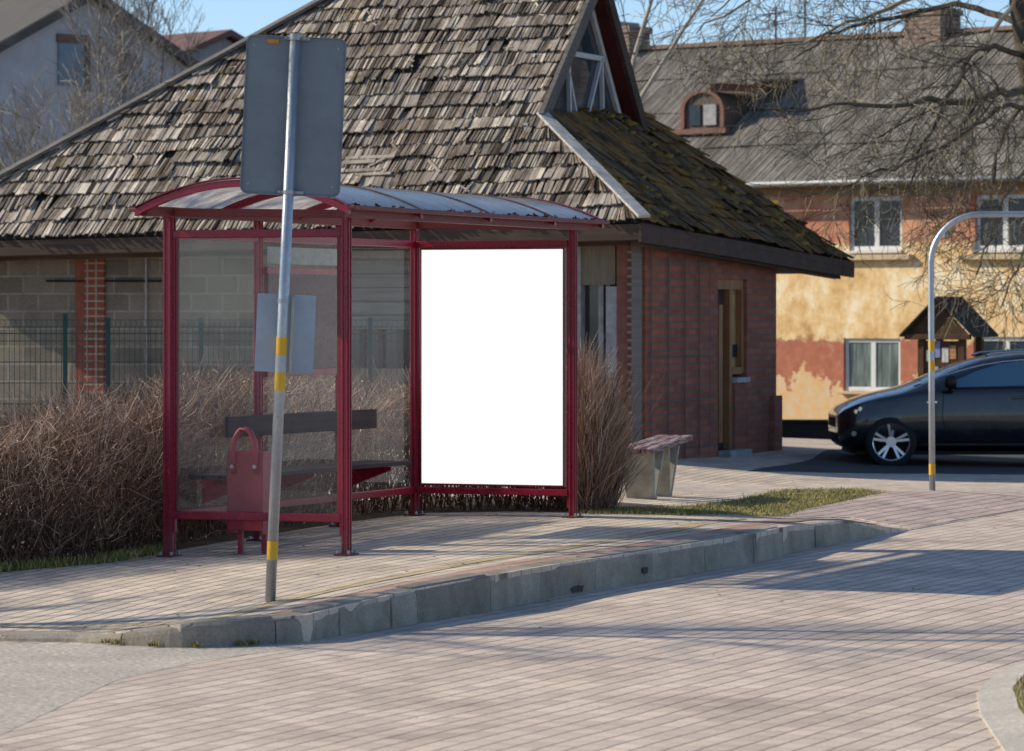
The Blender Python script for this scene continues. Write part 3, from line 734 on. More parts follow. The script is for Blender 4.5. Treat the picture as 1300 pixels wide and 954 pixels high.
# ------------------------------------------------------------------ hedge and shrub: bare twigs
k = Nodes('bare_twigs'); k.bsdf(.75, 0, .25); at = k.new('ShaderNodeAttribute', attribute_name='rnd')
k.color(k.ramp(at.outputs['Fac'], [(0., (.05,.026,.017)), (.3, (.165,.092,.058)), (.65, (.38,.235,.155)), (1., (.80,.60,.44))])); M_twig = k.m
def twig(mb, r, p, d, L, r0, val, segs=4, wob=.22):
    pts = [p]; d = d.normalized()
    for i in range(segs):
        d = (d+Vector((r.gauss(0,wob), r.gauss(0,wob), r.gauss(.06,wob)))).normalized(); pts.append(pts[-1]+d*(L/segs))
    mb.tube(pts, [r0*(1-.75*i/segs) for i in range(segs+1)], 3, caps=False, val=val)
    return pts
hr = random.Random(21); mb = MB()
lens = [(hedge_front[i+1]-hedge_front[i]).length for i in range(len(hedge_front)-1)]; tot = sum(lens)
def along(s):
    for i, L in enumerate(lens):
        if s <= L: 
            t = s/L; a = hedge_norm(i); b = hedge_norm(i+1)
            return hedge_front[i].lerp(hedge_front[i+1], t), a.lerp(b, t).normalized()
        s -= L
    return hedge_front[-1], hedge_norm(len(hedge_front)-1)
def top_h(p): return 1.14+.10*math.sin(p.x*2.1)+.05*math.sin(p.x*6.3+p.y)+ .07*(p.x > -2)
for i in range(26000):
    s = hr.uniform(0, tot); p, nrm = along(s); dep = hr.random()**1.5*1.35
    q = p+nrm*dep; gz = g(q.x, q.y); hh = top_h(q)*(1-.06*(dep < .15))
    zb = gz + hr.random()**.85*hh*.86
    d = Vector((hr.gauss(0,.55), hr.gauss(0,.55), hr.uniform(.25,1.1)))
    if dep < .3: d += Vector((-nrm.x, -nrm.y, 0))*.35*hr.random()
    L = hr.uniform(.12,.38); L = min(L, max(.1, (hh*hr.uniform(.93,1.13)-(zb-gz))*1.1))
    fr = min(1, max(0, (zb-gz)/hh)); val = min(1, max(0, hr.gauss(.30+.50*fr-.25*min(1,dep), .25)))  # twig colour darkened low and deep inside, standing in for interior shade
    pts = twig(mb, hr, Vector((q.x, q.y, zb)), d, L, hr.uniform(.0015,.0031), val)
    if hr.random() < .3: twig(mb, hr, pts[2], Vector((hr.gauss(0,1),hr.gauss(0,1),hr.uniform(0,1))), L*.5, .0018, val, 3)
for i in range(2200):                                            # main stems
    s = hr.uniform(0, tot); p, nrm = along(s); q = p+nrm*hr.uniform(.1,1.2); gz = g(q.x,q.y)
    twig(mb, hr, Vector((q.x,q.y,gz-.02)), Vector((hr.gauss(0,.3),hr.gauss(0,.3),1)), top_h(q)*hr.uniform(.7,.98), hr.uniform(.004,.008), hr.uniform(0,.45), 6, .13)
for i in range(2600):                                            # dead leaves caught in the twigs
    s = hr.uniform(0, tot); p, nrm = along(s); q = p+nrm*hr.uniform(-.03,.5); gz = g(q.x,q.y); c = Vector((q.x, q.y, gz+hr.random()**1.6*top_h(q)*.95)); e_ = hr.uniform(.006,.016)
    a = Vector((hr.gauss(0,1),hr.gauss(0,1),hr.gauss(0,1))).normalized()*e_; b = a.cross(Vector((hr.gauss(0,1),hr.gauss(0,1),hr.gauss(0,1)))).normalized()*e_*.6
    mb.add([c-a, c-b, c+a, c+b], [(0,1,2,3)], hr.uniform(.3,1))
tag(mb.build('hedge', M_twig), 'long bare brown clipped hedge growing behind the bus shelter', 'hedge')
mb = MB(); hr = random.Random(22)
for i in range(7500):
    a = hr.uniform(0,6.28); rad = .72*math.sqrt(hr.random()); q = Vector((.60+rad*math.cos(a)*.36, 31.9+rad*math.sin(a))); gz = g(q.x,q.y)
    hh = 1.40*(1-.35*(rad/.72)**2)*(1-.24*max(0,(q.x-.60)/.28)); zb = gz+hr.random()**1.2*hh*.8
    d = Vector(((q.x-.60)*.9+.06+hr.gauss(0,.3), hr.gauss(0,.3)-.1, 1.))
    L = hr.uniform(.2,.5); L = min(L, max(.1, (hh*hr.uniform(.92,1.1)-(zb-gz))))
    twig(mb, hr, Vector((q.x,q.y,zb)), d, L, hr.uniform(.0018,.0036), min(1,max(0,hr.gauss(.46+.44*(zb-gz)/hh,.22))), 4, .14)  # twigs coloured paler towards the top, light on the tips painted in
for i in range(520):                                             # long shoots fanning from the base
    q = Vector((.60+hr.gauss(0,.08), 31.9+hr.gauss(0,.25))); gz = g(q.x,q.y)
    twig(mb, hr, Vector((q.x,q.y,gz-.02)), Vector((hr.gauss(.05,.2),hr.gauss(-.1,.3),1)), hr.uniform(.7,1.4), hr.uniform(.0035,.006), hr.uniform(.1,.7), 6, .09)
tag(mb.build('shrub', M_twig), 'bare bushy shrub with upright pinkish twigs between the shelter and the park bench', 'shrub')
# ------------------------------------------------------------------ shingled building (local x along the front, y into the building)
BO = Vector((1.40, 42.5, 0)); BA = -math.atan2(.375, .927)
SB = thing('shingled_house', 'old house with steep weathered wooden shingle roof and glazed gable behind the shelter', 'house', BO, BA)
def zeave(L): return 2.61-.0165*L
ZRIDGE = 5.53; QR = 3.05; LR = 1.64; LRL = 4.80; LE = 9.34; QE = 7.8
def zfr(L, q): return zeave(L)+(ZRIDGE-zeave(L))*q/QR
def B(L, q, z): return Vector((-L, q, z))
Vf = B(1.67, 1.28, zfr(1.67,1.28)); E0 = B(0,0,zeave(0)); Tt = B(0, QE, 2.27); Pb = B(1.93, 5.0, 4.15); Fb = B(1.67, 4.7, 3.60)
Rr = B(LR, QR, ZRIDGE); Rl = B(LRL, QR, ZRIDGE); El = B(LE, 0, zeave(LE)); Eb = B(LE, QE, 2.3)

k = Nodes('weathered_shingles'); k.bsdf(.85, 0, .2); at = k.new('ShaderNodeAttribute', attribute_name='rnd')
base = k.ramp(at.outputs['Fac'], [(0., (.030,.024,.019)), (.25, (.13,.112,.094)), (.5, (.28,.25,.218)), (.78, (.45,.41,.36)), (1., (.72,.66,.56))])
n = k.noise(k.coord(scale=(38,3,3)), 1.4, 6, .65); base = k.mix(.75, base, k.ramp(n, [(.3,.55),(.7,1.3)]), 'MULTIPLY')
n2 = k.noise(k.coord(), 1.5, 8, .75); base = k.mix(k.math('MULTIPLY', k.ramp(n2, [(.56,0.),(.68,1.)]), .55), base, (.11,.085,.025))
n3 = k.noise(k.coord(), .8, 4, .6); base = k.mix(.5, base, k.ramp(n3, [(.35,(.85,.72,.62)),(.65,(1.1,1.1,1.1))]), 'MULTIPLY')
n5 = k.noise(k.coord(), 4.2, 7, .75); base = k.mix(k.math('MULTIPLY', k.ramp(n5, [(.58,0.),(.68,1.)]), .8), base, (.20,.135,.028))
n6 = k.noise(k.coord(scale=(1,.6,.6)), 2.6, 8, .75); base = k.mix(.8, base, k.ramp(n6, [(.38,(.36,.29,.23)),(.52,(1.06,1.03,1.)),(.7,(1.12,1.06,.98))]), 'MULTIPLY')
k.color(base); k.bump(n, .6, .006); M_shing = k.m
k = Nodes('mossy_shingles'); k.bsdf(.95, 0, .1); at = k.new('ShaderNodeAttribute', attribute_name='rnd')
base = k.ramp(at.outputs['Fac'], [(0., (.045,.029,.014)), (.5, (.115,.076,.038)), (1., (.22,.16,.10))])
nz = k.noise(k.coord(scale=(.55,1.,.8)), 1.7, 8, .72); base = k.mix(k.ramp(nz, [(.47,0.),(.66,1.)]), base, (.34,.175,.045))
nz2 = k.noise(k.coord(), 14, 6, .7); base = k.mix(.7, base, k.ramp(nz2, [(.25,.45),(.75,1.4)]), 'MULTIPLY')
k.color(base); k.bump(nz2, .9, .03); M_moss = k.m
M_under = simple('roof_boards', (.025,.02,.016), .95)

def shingles(mb, span, rows, expo, wfn, r, lift=.012, thick=.011, over=1.75, light=.5, spread=.2):
    """span(t) -> the two end points of a course at height t (0 eave, 1 ridge)"""
    for k_ in range(rows):
        t0 = k_/rows; t1 = min(1., (k_+over)/rows)
        a0, b0 = span(t0); a1, b1 = span(min(1., t1))
        sl = ((a1+b1)/2-(a0+b0)/2); ab = (b0-a0); Ln = ab.length
        xd = ab.normalized(); nrm = xd.cross(sl).normalized()
        if nrm.z < 0: nrm = -nrm
        sd = nrm.cross(xd).normalized()
        if sd.dot(sl) < 0: sd = -sd
        Lt = sl.dot(sd)
        x = r.uniform(-.03,0); wav = r.uniform(0,6)
        grp = r.random(); gx = 0; gdrop = 0; gskew = 0; skip = 0; glift = 0
        while x < Ln:
            w, gap = wfn(k_, r)
            if x+w > Ln+.03: break
            if x > gx:
                gx = x+r.uniform(.12,.45); gdrop = r.gauss(0,.016); gskew = r.gauss(0,.035); grp = r.random(); glift = abs(r.gauss(0,.016)); skip = r.random() < .022
            drop = r.gauss(0,.011)+gdrop*.7+.012*math.sin(x*1.7+wav); sk = gskew+r.gauss(0,.03); lf = abs(r.gauss(0,lift*.5))+lift+glift
            if skip and r.random() < .8: x += w+gap; continue
            p = a0+xd*x+sd*drop; q = p+xd*w
            lo1 = (a1-a0).dot(xd); hi1 = (b1-a0).dot(xd)
            cx = lambda c: min(max(c, lo1-.01), hi1+.01)
            pu = a0+sd*Lt+xd*cx(x+sk*Lt); qu = a0+sd*Lt+xd*cx(x+w+sk*Lt)
            low = nrm*lf; th = nrm*thick*r.uniform(.7,1.3); dn = nrm*(-.006)
            val = min(1, max(0, light+spread*.9*(grp-.5)+r.gauss(0, spread)))
            mb.hexa([p+low, q+low, qu+dn, pu+dn, p+low+th, q+low+th, qu+dn+th*.6, pu+dn+th*.6], val)
            x += w+gap
def span_front(t):
    q = QR*t
    lr_ = (1.67*q/1.28 if q < 1.28 else 1.67-.03*(q-1.28)/(QR-1.28)) - .04
    ll = LE+(LRL-LE)*t
    return B(ll, q, zfr(ll,q)), B(lr_, q, zfr(lr_,q))
rs = random.Random(4); mb = MB()
def wf(k_, r):
    if k_ % 2 == 0: return (r.uniform(.018,.036), r.uniform(.006,.018))
    return (r.uniform(.022,.06), r.uniform(.002,.009))
shingles(mb, span_front, 19, .22, wf, rs, .022, .014, 1.75, .54, .24)
# loose slats and moss clumps lying on the roof
for _ in range(34):
    t = rs.uniform(.05,.95); a, b = span_front(t); p = a.lerp(b, rs.uniform(.08,.97)); u = Vector((rs.gauss(0,1), rs.gauss(0,.3), 0)).normalized(); sl = Vector((0,.72,.69)); nn = Vector((0,-.69,.72))
    d = (Vector((1,0,0))*rs.gauss(0,1)+sl*rs.gauss(0,1)).normalized()*rs.uniform(.06,.16)
    mb.bar(p+nn*.04, p+nn*.045+d, .022, .007, nn, rs.uniform(.6,1))
def roof_at(u, v):
    best = None
    for i in range(61):
        q = QR*i/60
        k_ = (u-UC)/F; x0 = BO.x+.375*q; y0 = BO.y+.927*q; L = (x0-k_*y0)/(.927+k_*.375); z = zfr(L,q)
        vv = VH-(z-EYE)*F/(y0+.375*L)
        if best is None or abs(vv-v) < best[0]: best = (abs(vv-v), L, q, z)
    return B(*best[1:])
nn = Vector((0,-.69,.72))
for u0, v0, u1, v1, w_ in ((432,203,502,206,.05),(436,212,478,211,.06),(440,220,486,222,.05),(470,216,505,198,.035),(452,226,498,226,.04),(500,190,512,203,.03),(545,208,560,222,.03),(395,205,438,214,.04)):
    mb.bar(roof_at(u0,v0)+nn*.045, roof_at(u1,v1)+nn*.055, w_, .014, nn, rs.uniform(.45,.85))
roof = mb.build('roof', M_shing, SB)
mb = MB()
dn = Vector((0,.01,-.012))
mb.poly([El+dn, E0+dn, Vf+dn, Rr+dn, Rl+dn])
dk = Vector((0,0,-.10)); mb.poly([E0+dk*.3, Tt+dk, Pb+dk, Vf+dk])                              # skirt
mb.poly([El+dn, Rl+dn, Eb+dn]); mb.poly([Rl+dn, Rr+dn, Pb+dn, Tt+dn, Eb+dn])
mb.build('roof_underlay', M_under, roof)
mb = MB()
def span_side(t): return E0.lerp(Vf, t)+Vector((0,0,.004)), Tt.lerp(Pb, t)+Vector((0,0,.004))
shingles(mb, span_side, 12, .2, lambda k_, r: (r.uniform(.05,.12), r.uniform(.0,.006)), rs, .008, .012, 1.9, .5, .25)
def span_back(t): return Tt.lerp(Pb if t > .99 else Pb, t), Eb.lerp(Rl, t)
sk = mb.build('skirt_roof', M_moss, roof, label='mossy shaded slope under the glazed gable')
# moss cushions on the skirt
mb = MB()
for _ in range(420):
    t = rs.random(); a, b = span_side(t); f = rs.random(); p = a.lerp(b, f)
    if math.sin(f*9+t*3)+math.sin(f*23-t*8)*.6+rs.gauss(0,.4) < .35: continue
    s = rs.uniform(.02,.07); 
    vs = [p+Vector((s*1.2*math.cos(a_)*rs.uniform(.7,1.2), s*1.6*math.sin(a_)*rs.uniform(.7,1.2), s*.5*math.sin(a_)+.02)) for a_ in [i*1.047 for i in range(6)]]
    mb.add(vs+[p+Vector((.02,-.01,.035+s*.35))], [(i,(i+1)%6,6) for i in range(6)], rs.random())
k = Nodes('moss'); k.bsdf(1., 0, .1); at = k.new('ShaderNodeAttribute', attribute_name='rnd')
k.color(k.ramp(at.outputs['Fac'], [(0.,(.07,.045,.012)),(.6,(.25,.14,.03)),(1.,(.36,.22,.05))])); M_mosscl = k.m
mb.build('moss_cushions', M_mosscl, sk, smooth=True, kind='stuff')
M_greywood = wood('silvered_board', (.26,.25,.24), (.60,.57,.53), 'X', scale=.7)
M_brown = wood('dark_brown_board', (.040,.026,.019), (.095,.066,.050), 'X')
M_barge = wood('grey_barge_board', (.07,.062,.054), (.19,.17,.15), 'X')
M_soff = wood('dark_red_boards', (.045,.008,.008), (.10,.018,.016), 'X')
nF = Vector((0,-.69,.72))
mb = MB(); mb.bar(Vf+Vector((.02,-.02,.05)), E0+Vector((.05,-.05,.05)), .15, .03, (.62,-.5,.6)); mb.build('hip_board', M_greywood, roof)
mb = MB(); mb.bar(Rl+Vector((0,-.02,.05)), El+Vector((-.05,-.05,.04)), .20, .035, (-.45,-.5,.75)); mb.bar(Rl+Vector((.0,-.03,.05)), Rr+Vector((.0,-.03,.05)), .2, .04, (0,-.4,1)); mb.build('ridge_board', M_barge, roof)
# verge boards of the glazed gable
up1 = (Rr-Vf).normalized(); 
apex = Rr+Vector((.04,0,.02))
VfX = Vf+Vector((.04,0,0)); FbX = Fb+Vector((.05,0,0))
mb = MB(); mb.bar(VfX-up1*.05+Vector((0,-.02,.02)), apex+Vector((0,-.02,.02)), .05, .17, (0,-.69,.72)); mb.build('barge_board', M_barge, roof)
upb = (apex-FbX).normalized(); nb_ = Vector((0,upb.z,-upb.y)); nb_ = nb_ if nb_.z > 0 else -nb_
mb = MB(); mb.bar(FbX-upb*.08+nb_*.0, apex, .05, .16, nb_); mb.build('barge_board', M_brown, roof)
# steep slope behind the back verge and its red soffit
inn = Vector((-1.2,0,0))
mb = MB(); mb.hexa([FbX-nb_*.10+Vector((-.02,0,0)), FbX-nb_*.02+Vector((-.02,0,0)), apex-nb_*.02+Vector((-.02,0,0)), apex-nb_*.10+Vector((-.02,0,0)),
                    FbX-nb_*.10+inn, FbX-nb_*.02+inn, apex-nb_*.02+inn, apex-nb_*.10+inn]); mb.build('soffit', M_soff, SB, label='dark red boarded soffit of the gable')
# glazed gable, set back
XG = -(1.67+.13)
A_ = Vector((XG, QR-.02, ZRIDGE-.16)); L_ = Vector((XG, 1.22, 3.70)); R_ = Vector((XG, 4.42, 3.58))
gw = MB().poly([L_+Vector((-.03,0,0)), R_+Vector((-.03,0,0)), A_+Vector((-.03,0,0))])
gwin = gw.build('gable_window', dark_glass('gable_glass', (.035,.045,.055), .04), SB)
M_whitefr = simple('faded_white_frame', (.50,.50,.49), .6)
def gp(f, h):                                                   # f along the sill, h towards the apex
    b = L_.lerp(R_, f); return b.lerp(A_, h)
def fr(a, b, w=.05, name='glazing_bar'): return MB().bar(a, b, w, .05, (1,0,0)).build(name, M_whitefr, gwin)
def frbar(a, b, w=.045): 
    d = (b-a).normalized(); s = Vector((1,0,0)).cross(d)*(w/2); o = Vector((.025,0,0))
    return MB().hexa([a-s-o, a+s-o, b+s-o, b-s-o, a-s+o, a+s+o, b+s+o, b-s+o]).build('glazing_bar', M_whitefr, gwin)
frbar(L_+Vector((0,-.1,.02)), R_+Vector((0,.05,.02)), .07); frbar(R_, A_, .08); frbar(L_, A_, .06)
zc = 4.62
def edge(side, z): a = L_ if side == 0 else R_; t = (z-a.z)/(A_.z-a.z); return a.lerp(A_, t)
frbar(edge(0,zc), edge(1,zc), .06)
m0 = L_.lerp(R_, .5)
frbar(m0, edge(0,zc).lerp(edge(1,zc),.08), .035); frbar(m0+Vector((0,.06,0)), edge(0,zc).lerp(edge(1,zc),.92), .035)
frbar(L_.lerp(R_,.74), edge(0,zc).lerp(edge(1,zc),.93), .035); frbar(L_.lerp(R_,.40), edge(0,zc).lerp(edge(1,zc),.16), .04); frbar(edge(0,zc).lerp(edge(1,zc),.16), edge(0,5.0), .03)
# eaves
mb = MB(); mb.bar(El+Vector((0,.03,-.11)), E0+Vector((.0,.03,-.11)), .035, .17); mb.build('fascia', M_brown, SB, label='front fascia board')
mb = MB(); mb.bar(E0+Vector((-.02,-.0,-.12)), Tt+Vector((-.02,0,-.10)), .035, .20); mb.build('fascia', M_brown, SB, label='fascia board over the brick side')
mb = MB(); mb.bar(E0+Vector((-.14,.2,-.20)), Tt+Vector((-.14,-.3,-.17)), .10, .10); mb.build('eave_beam', M_brown, SB)
mb = MB(); mb.bar(El+Vector((0,.42,-.2)), E0+Vector((-.3,.42,-.2)), .12, .1); mb.build('eave_beam', M_brown, SB)
mb = MB(); mb.hexa([(-LE,.06,zeave(LE)-.19),(-.06,.06,zeave(0)-.19),(-.06,7.6,2.12),(-LE,7.6,2.1),(-LE,.06,zeave(LE)-.17),(-.06,.06,zeave(0)-.17),(-.06,7.6,2.14),(-LE,7.6,2.12)]); mb.build('soffit', M_brown, SB)

# walls
QW = .75; LW0 = .35; QB = 5.67; ZW = 2.40; GB = -.3
M_block = masonry('grey_blocks', (.15,.132,.105), (.225,.198,.155), (.27,.24,.20), 'XZ0', .40, .205, .014, .5, stain=(.06,.055,.05), stain_amt=.5)
M_brickF = masonry('toothed_brick', (.26,.075,.045), (.19,.055,.04), (.30,.27,.23), 'XZ0', .115, .088, .011, .6, 0., stain=(.08,.04,.03))
M_brickS = masonry('shaded_brick', (.42,.145,.088), (.29,.095,.060), (.20,.145,.12), 'YZ0', .25, .080, .013, .7, stain=(.15,.055,.038), stain_amt=.4)
M_tileS = masonry('glazed_brick_panel', (.155,.050,.038), (.12,.038,.030), (.028,.034,.040), 'YZ0', .40, .205, .011, .4, 0., stain=(.09,.03,.028), stain_amt=.45)
def wall_front(L0, L1, z0, z1, th, mat, name='wall', label=None, y=QW):
    return MB().box(-L1, -L0, y, y+th, z0, z1).build(name, mat, SB, label=label)
def Lu(u):                                                       # wall place seen at pixel u
    k_ = (u-UC)/F; x0 = BO.x+.375*QW; y0 = BO.y+.927*QW
    return (x0-k_*y0)/(.927+k_*.375)
def Zw(u, v): L = Lu(u); Y = BO.y+.927*QW+.375*L; return EYE-(v-VH)/F*Y
segs = []
Lp0, Lp1 = Lu(134), Lu(97)
Lw0, Lw1 = Lu(527), Lu(432)                                        # boarded window
Lg0, Lg1 = Lu(781), Lu(738)                                        # tall gap window near the corner
Lq0, Lq1 = LW0, Lu(784)
wall_front(Lp1, 8.95, GB, ZW, .25, M_block, label='grey block wall')
wall_front(Lw1, Lp0, GB, ZW, .25, M_block, label='grey block wall')
wall_front(Lg1+.12, Lw0, GB, ZW, .25, M_block, label='grey block wall')
wall_front(Lw0, Lw1, Zw(480,418), ZW, .2, M_block, label='grey block wall'); wall_front(Lw0, Lw1, GB, Zw(480,468), .25, M_block)
wall_front(Lp0, Lp0+(Lp1-Lp0)*.66, GB, ZW, .29, [M_brickF], 'brick_pier', y=QW-.04, label='toothed brick half of the pier'); wall_front(Lp0+(Lp1-Lp0)*.66, Lp1, GB, ZW, .28, simple('red_pier_side', (.19,.06,.04), .85, vary=.3, bump=.3), 'brick_pier', y=QW-.03)
wall_front(Lq0+.075, Lq1, GB, ZW, .3, simple('red_pier_render', (.17,.075,.055), .85, vary=.3, bump=.3), 'corner_pier', y=QW-.03)
wall_front(Lq0+.02, Lq0+.075, GB, ZW, .32, masonry('pale_toothed_brick', (.16,.06,.045), (.12,.045,.035), (.21,.19,.165), 'XZ0', .12, .088, .018, .6, 0.), 'corner_pier', y=QW-.05)
M_palec = simple('pale_concrete', (.27,.28,.29), .9, vary=.3, bump=.4)
wall_front(Lg0, Lg1, Zw(760,362), ZW, .25, simple('lintel_boards', (.17,.15,.12), .9, vary=.35, stretch=(20,1,1), scale=3), 'lintel')
wall_front(Lg1, Lg1+.12, GB, ZW, .27, M_palec, 'window_jamb', y=QW-.02); wall_front(Lg0-.06, Lg0+.10, GB, Zw(770,364), .27, M_palec, 'window_jamb', y=QW-.025)
wall_front(Lg0, Lg1, GB, Zw(760,500), .25, M_block)
win = MB().box(-Lg1, -Lg0-.10, QW+.12, QW+.14, Zw(760,500), Zw(760,362)).build('window', dark_glass('dim_pane', (.03,.035,.04), .1), SB)
MB().box(-(Lg0+Lg1)/2-.03, -(Lg0+Lg1)/2+.03, QW+.08, QW+.115, Zw(760,500), Zw(760,362)).build('frame', M_palec, win)
win = MB().box(-Lw1, -Lw0, QW+.12, QW+.14, Zw(480,468), Zw(480,418)).build('window', dark_glass('dim_pane2', (.02,.03,.04), .08), SB)
M_slatb = wood('grey_green_boards', (.11,.12,.11), (.20,.21,.19), 'X')
for k_ in range(3):
    x = -Lw1+(k_+1)*(Lw1-Lw0)/4; MB().box(x-.03, x+.03, QW+.08, QW+.117, Zw(480,468), Zw(480,418)).build('frame', M_brown, win)
for k_ in range(5):
    z = Zw(480,418)+.01+k_*.155; MB().box(-Lw1-.1, -Lw0+.05, QW-.03, QW-.006, z, z+.14).build('cladding_board', M_slatb, SB)
MB().bar((-Lu(60),QW-.02,Zw(60,357)), (-Lu(206),QW-.02,Zw(206,357)), .02, .025).build('cable', M_dark, SB)
MB().tube([(-Lu(187),QW-.03,GB),(-Lu(187),QW-.03,Zw(187,322))], .012, 8).build('conduit', M_palec, SB)
# side wall (brick) with the door
q1, q2 = 3.12, 3.98
def wq(u):
    k_ = (u-UC)/F; x0 = BO.x-.927*LW0; y0 = BO.y+.375*LW0
    return (k_*y0-x0)/(.375-k_*.927)
D0, D1 = wq(910), wq(947)
TQ = wq(900)
def wall_side(q0, q1_, z0, z1, mat, th=.25, x=-LW0, name='wall', label=None): return MB().box(x-th, x, q0, q1_, z0, z1).build(name, mat, SB, label=label)
ZD = 2.02
wall_side(QW+.3, TQ, GB, ZW, M_brickS, x=-LW0+.008, label='shaded brick wall')
lt = MB(); M_lat = simple('blue_grey_bars', (.13,.105,.095), .6)
for u_ in (823,845,866,884):
    q_ = wq(u_); lt.box(-LW0+.03, -LW0+.042, q_-.006, q_+.006, GB, ZW-.02)
for i_ in range(5): lt.box(-LW0+.024, -LW0+.030, QW+.35, TQ, .1+i_*.52, .112+i_*.52)
lt.build('wall_lattice', M_lat, SB); wall_side(TQ, D0, GB, ZW, M_brickS, x=-LW0+.012, label='brick wall beside the door')
wall_side(D1, QB, GB, ZW, M_brickS, x=-LW0+.012, label='brick wall beside the door'); wall_side(D0, D1, ZD, ZW, M_brickS, x=-LW0+.012)
wall_side(QB-.25, QB+.06, GB, .62, M_brickS, .3, -LW0+.07, 'plinth_pier')
MB().box(-8.95, -LW0-.26, QB-.2, QB, GB, ZW).build('wall', M_block, SB); MB().box(-8.95, -8.7, QW+.26, QB-.21, GB, ZW).build('wall', M_block, SB)
M_door = wood('yellow_brown_door', (.22,.10,.042), (.38,.20,.09), 'Z', .55, .5)
M_doord = wood('dark_door_board', (.03,.02,.015), (.07,.045,.03), 'Z')
dx = -LW0-.10; dm = D0+(D1-D0)*.55
door = MB().box(dx-.05, dx, D0+.05, dm, .02, ZD-.08).build('door', M_doord, SB)
MB().box(dx-.02, dx+.07, D0, D0+.10, .02, ZD-.02).build('door_frame', M_door, door); MB().box(dx-.02, dx+.07, D0+.10, D1, ZD-.12, ZD).build('door_frame', M_door, door)
MB().box(dx, dx+.03, dm-.30, dm-.16, .1, ZD-.3).build('door_board', M_door, door)
MB().box(dx-.02, dx+.075, dm-.05, dm+.05, .02, ZD-.12).build('door_frame', M_door, door)
sw = MB().box(dx-.04, dx-.0, dm+.05, D1-.05, .98, ZD-.12).build('side_window', simple('golden_board', (.42,.27,.11), .5, vary=.3), SB)
MB().box(dx-.02, dx+.075, D1-.09, D1, .92, ZD-.12).build('frame', M_door, sw); MB().box(dx-.02, dx+.08, dm+.05, D1-.09, .9, .98).build('frame', M_door, sw)
MB().box(dx+.0, dx+.02, dm+.12, dm+.5, 1.1, 1.25).build('handle_plate', M_dark, sw)
MB().box(dx-.04, dx+.14, dm+.04, D1+.05, .80, .86).build('sill', simple('pale_sill', (.35,.36,.37), .7), sw)
MB().box(-LW0-.25, -LW0+.01, dm+.05, D1, GB, .80).build('wall', M_brickS, SB)
MB().box(-LW0+.013, -LW0+.17, D0, D1-.25, -.3, .02).build('door_step', M_palec, SB, bevel=.01)
# ------------------------------------------------------------------ plastered building far behind (local x along the facade, y inward)
FO = Vector((6.62, 72, 0)); FA = -math.atan2(.643, .766)
PBL = thing('plastered_house', 'two storey house with peeling yellow and red plaster under a grey corrugated roof', 'house', FO, FA)
def su(u, r=0.):
    k_ = (u-UC)/F; x0 = FO.x+.643*r; y0 = FO.y+.766*r
    return (k_*y0-x0)/(.766+k_*.643)
def zs(u, v, r=0.): s = su(u, r); return EYE-(v-VH)/F*(FO.y-.643*s+.766*r)
ZE = 4.22
k = Nodes('peeling_plaster'); k.bsdf(.9, 0, .15); v = k.coord()
sx = k.new('ShaderNodeSeparateXYZ'); k.link(k.new('ShaderNodeTexCoord').outputs['Object'], sx.inputs[0])
na = k.noise(v, 1.7, 9, .68); nb = k.noise(v, 4.5, 8, .7); nc = k.noise(k.coord(scale=(1,1,.8)), 1.5, 9, .72)
zz_ = k.math('ADD', sx.outputs['Z'], k.math('MULTIPLY', k.math('SUBTRACT', na, .5), 1.1))
zd = k.math('ADD', sx.outputs['Z'], k.math('MULTIPLY', k.math('SUBTRACT', na, .5), .10))
yel = k.ramp(nc, [(.34, (.44,.27,.12)), (.43, (.68,.43,.19)), (.52, (.82,.58,.31)), (.60, (.90,.76,.54))])
yel = k.mix(k.math('MULTIPLY', k.ramp(nb, [(.62,0.),(.70,1.)]), .5), yel, (.30,.20,.11))
red = k.ramp(nb, [(.3, (.36,.12,.075)), (.55, (.46,.17,.105)), (.64, (.52,.22,.14)), (.68, (.66,.42,.29))])
peel = k.ramp(nb, [(.35, (.68,.52,.34)), (.65, (.72,.42,.18))])
low = k.mix(k.ramp(k.math('ADD', na, k.math('MULTIPLY', k.math('SUBTRACT', .45, sx.outputs['Z']), .30)), [(.50,0.),(.53,1.)]), red, peel)
m_low = k.ramp(k.math('MULTIPLY', k.math('SUBTRACT', zz_, 1.08), 12.), [(0.,0.),(1.,1.)])
c1 = k.mix(m_low, low, yel)
m_up = k.ramp(k.math('MULTIPLY', k.math('SUBTRACT', zd, 2.86), 12.), [(0.,0.),(1.,1.)])
redu = k.mix(k.math('MULTIPLY', k.ramp(na, [(.40,0.),(.56,1.)]), .8), red, (.66,.36,.22))
c2 = k.mix(m_up, c1, redu)
m_fz = k.ramp(k.math('MULTIPLY', k.math('SUBTRACT', sx.outputs['Z'], 3.80), 40.), [(0.,0.),(1.,1.)])
c3 = k.mix(m_fz, c2, (.45,.30,.17))
k.color(c3); k.bump(k.math('ADD', k.math('MULTIPLY', nb, .5), k.math('ADD', m_low, k.ramp(nb, [(.62,0.),(.66,-0.)]))), .5, .03); M_plas = k.m
wins = [(1078,1145,250,318,'shaded'), (1238,1312,247,317,'bright'), (1071,1143,430,497,'shaded'), (1236,1318,428,497,'bright')]
op = []
for u0, u1, v0, v1, kd in wins:
    op.append((su(u0), su(u1), zs((u0+u1)/2, v1), zs((u0+u1)/2, v0)))
op.append((op[0][0]-4.1, op[0][0]-2.9, op[0][2], op[0][3]))
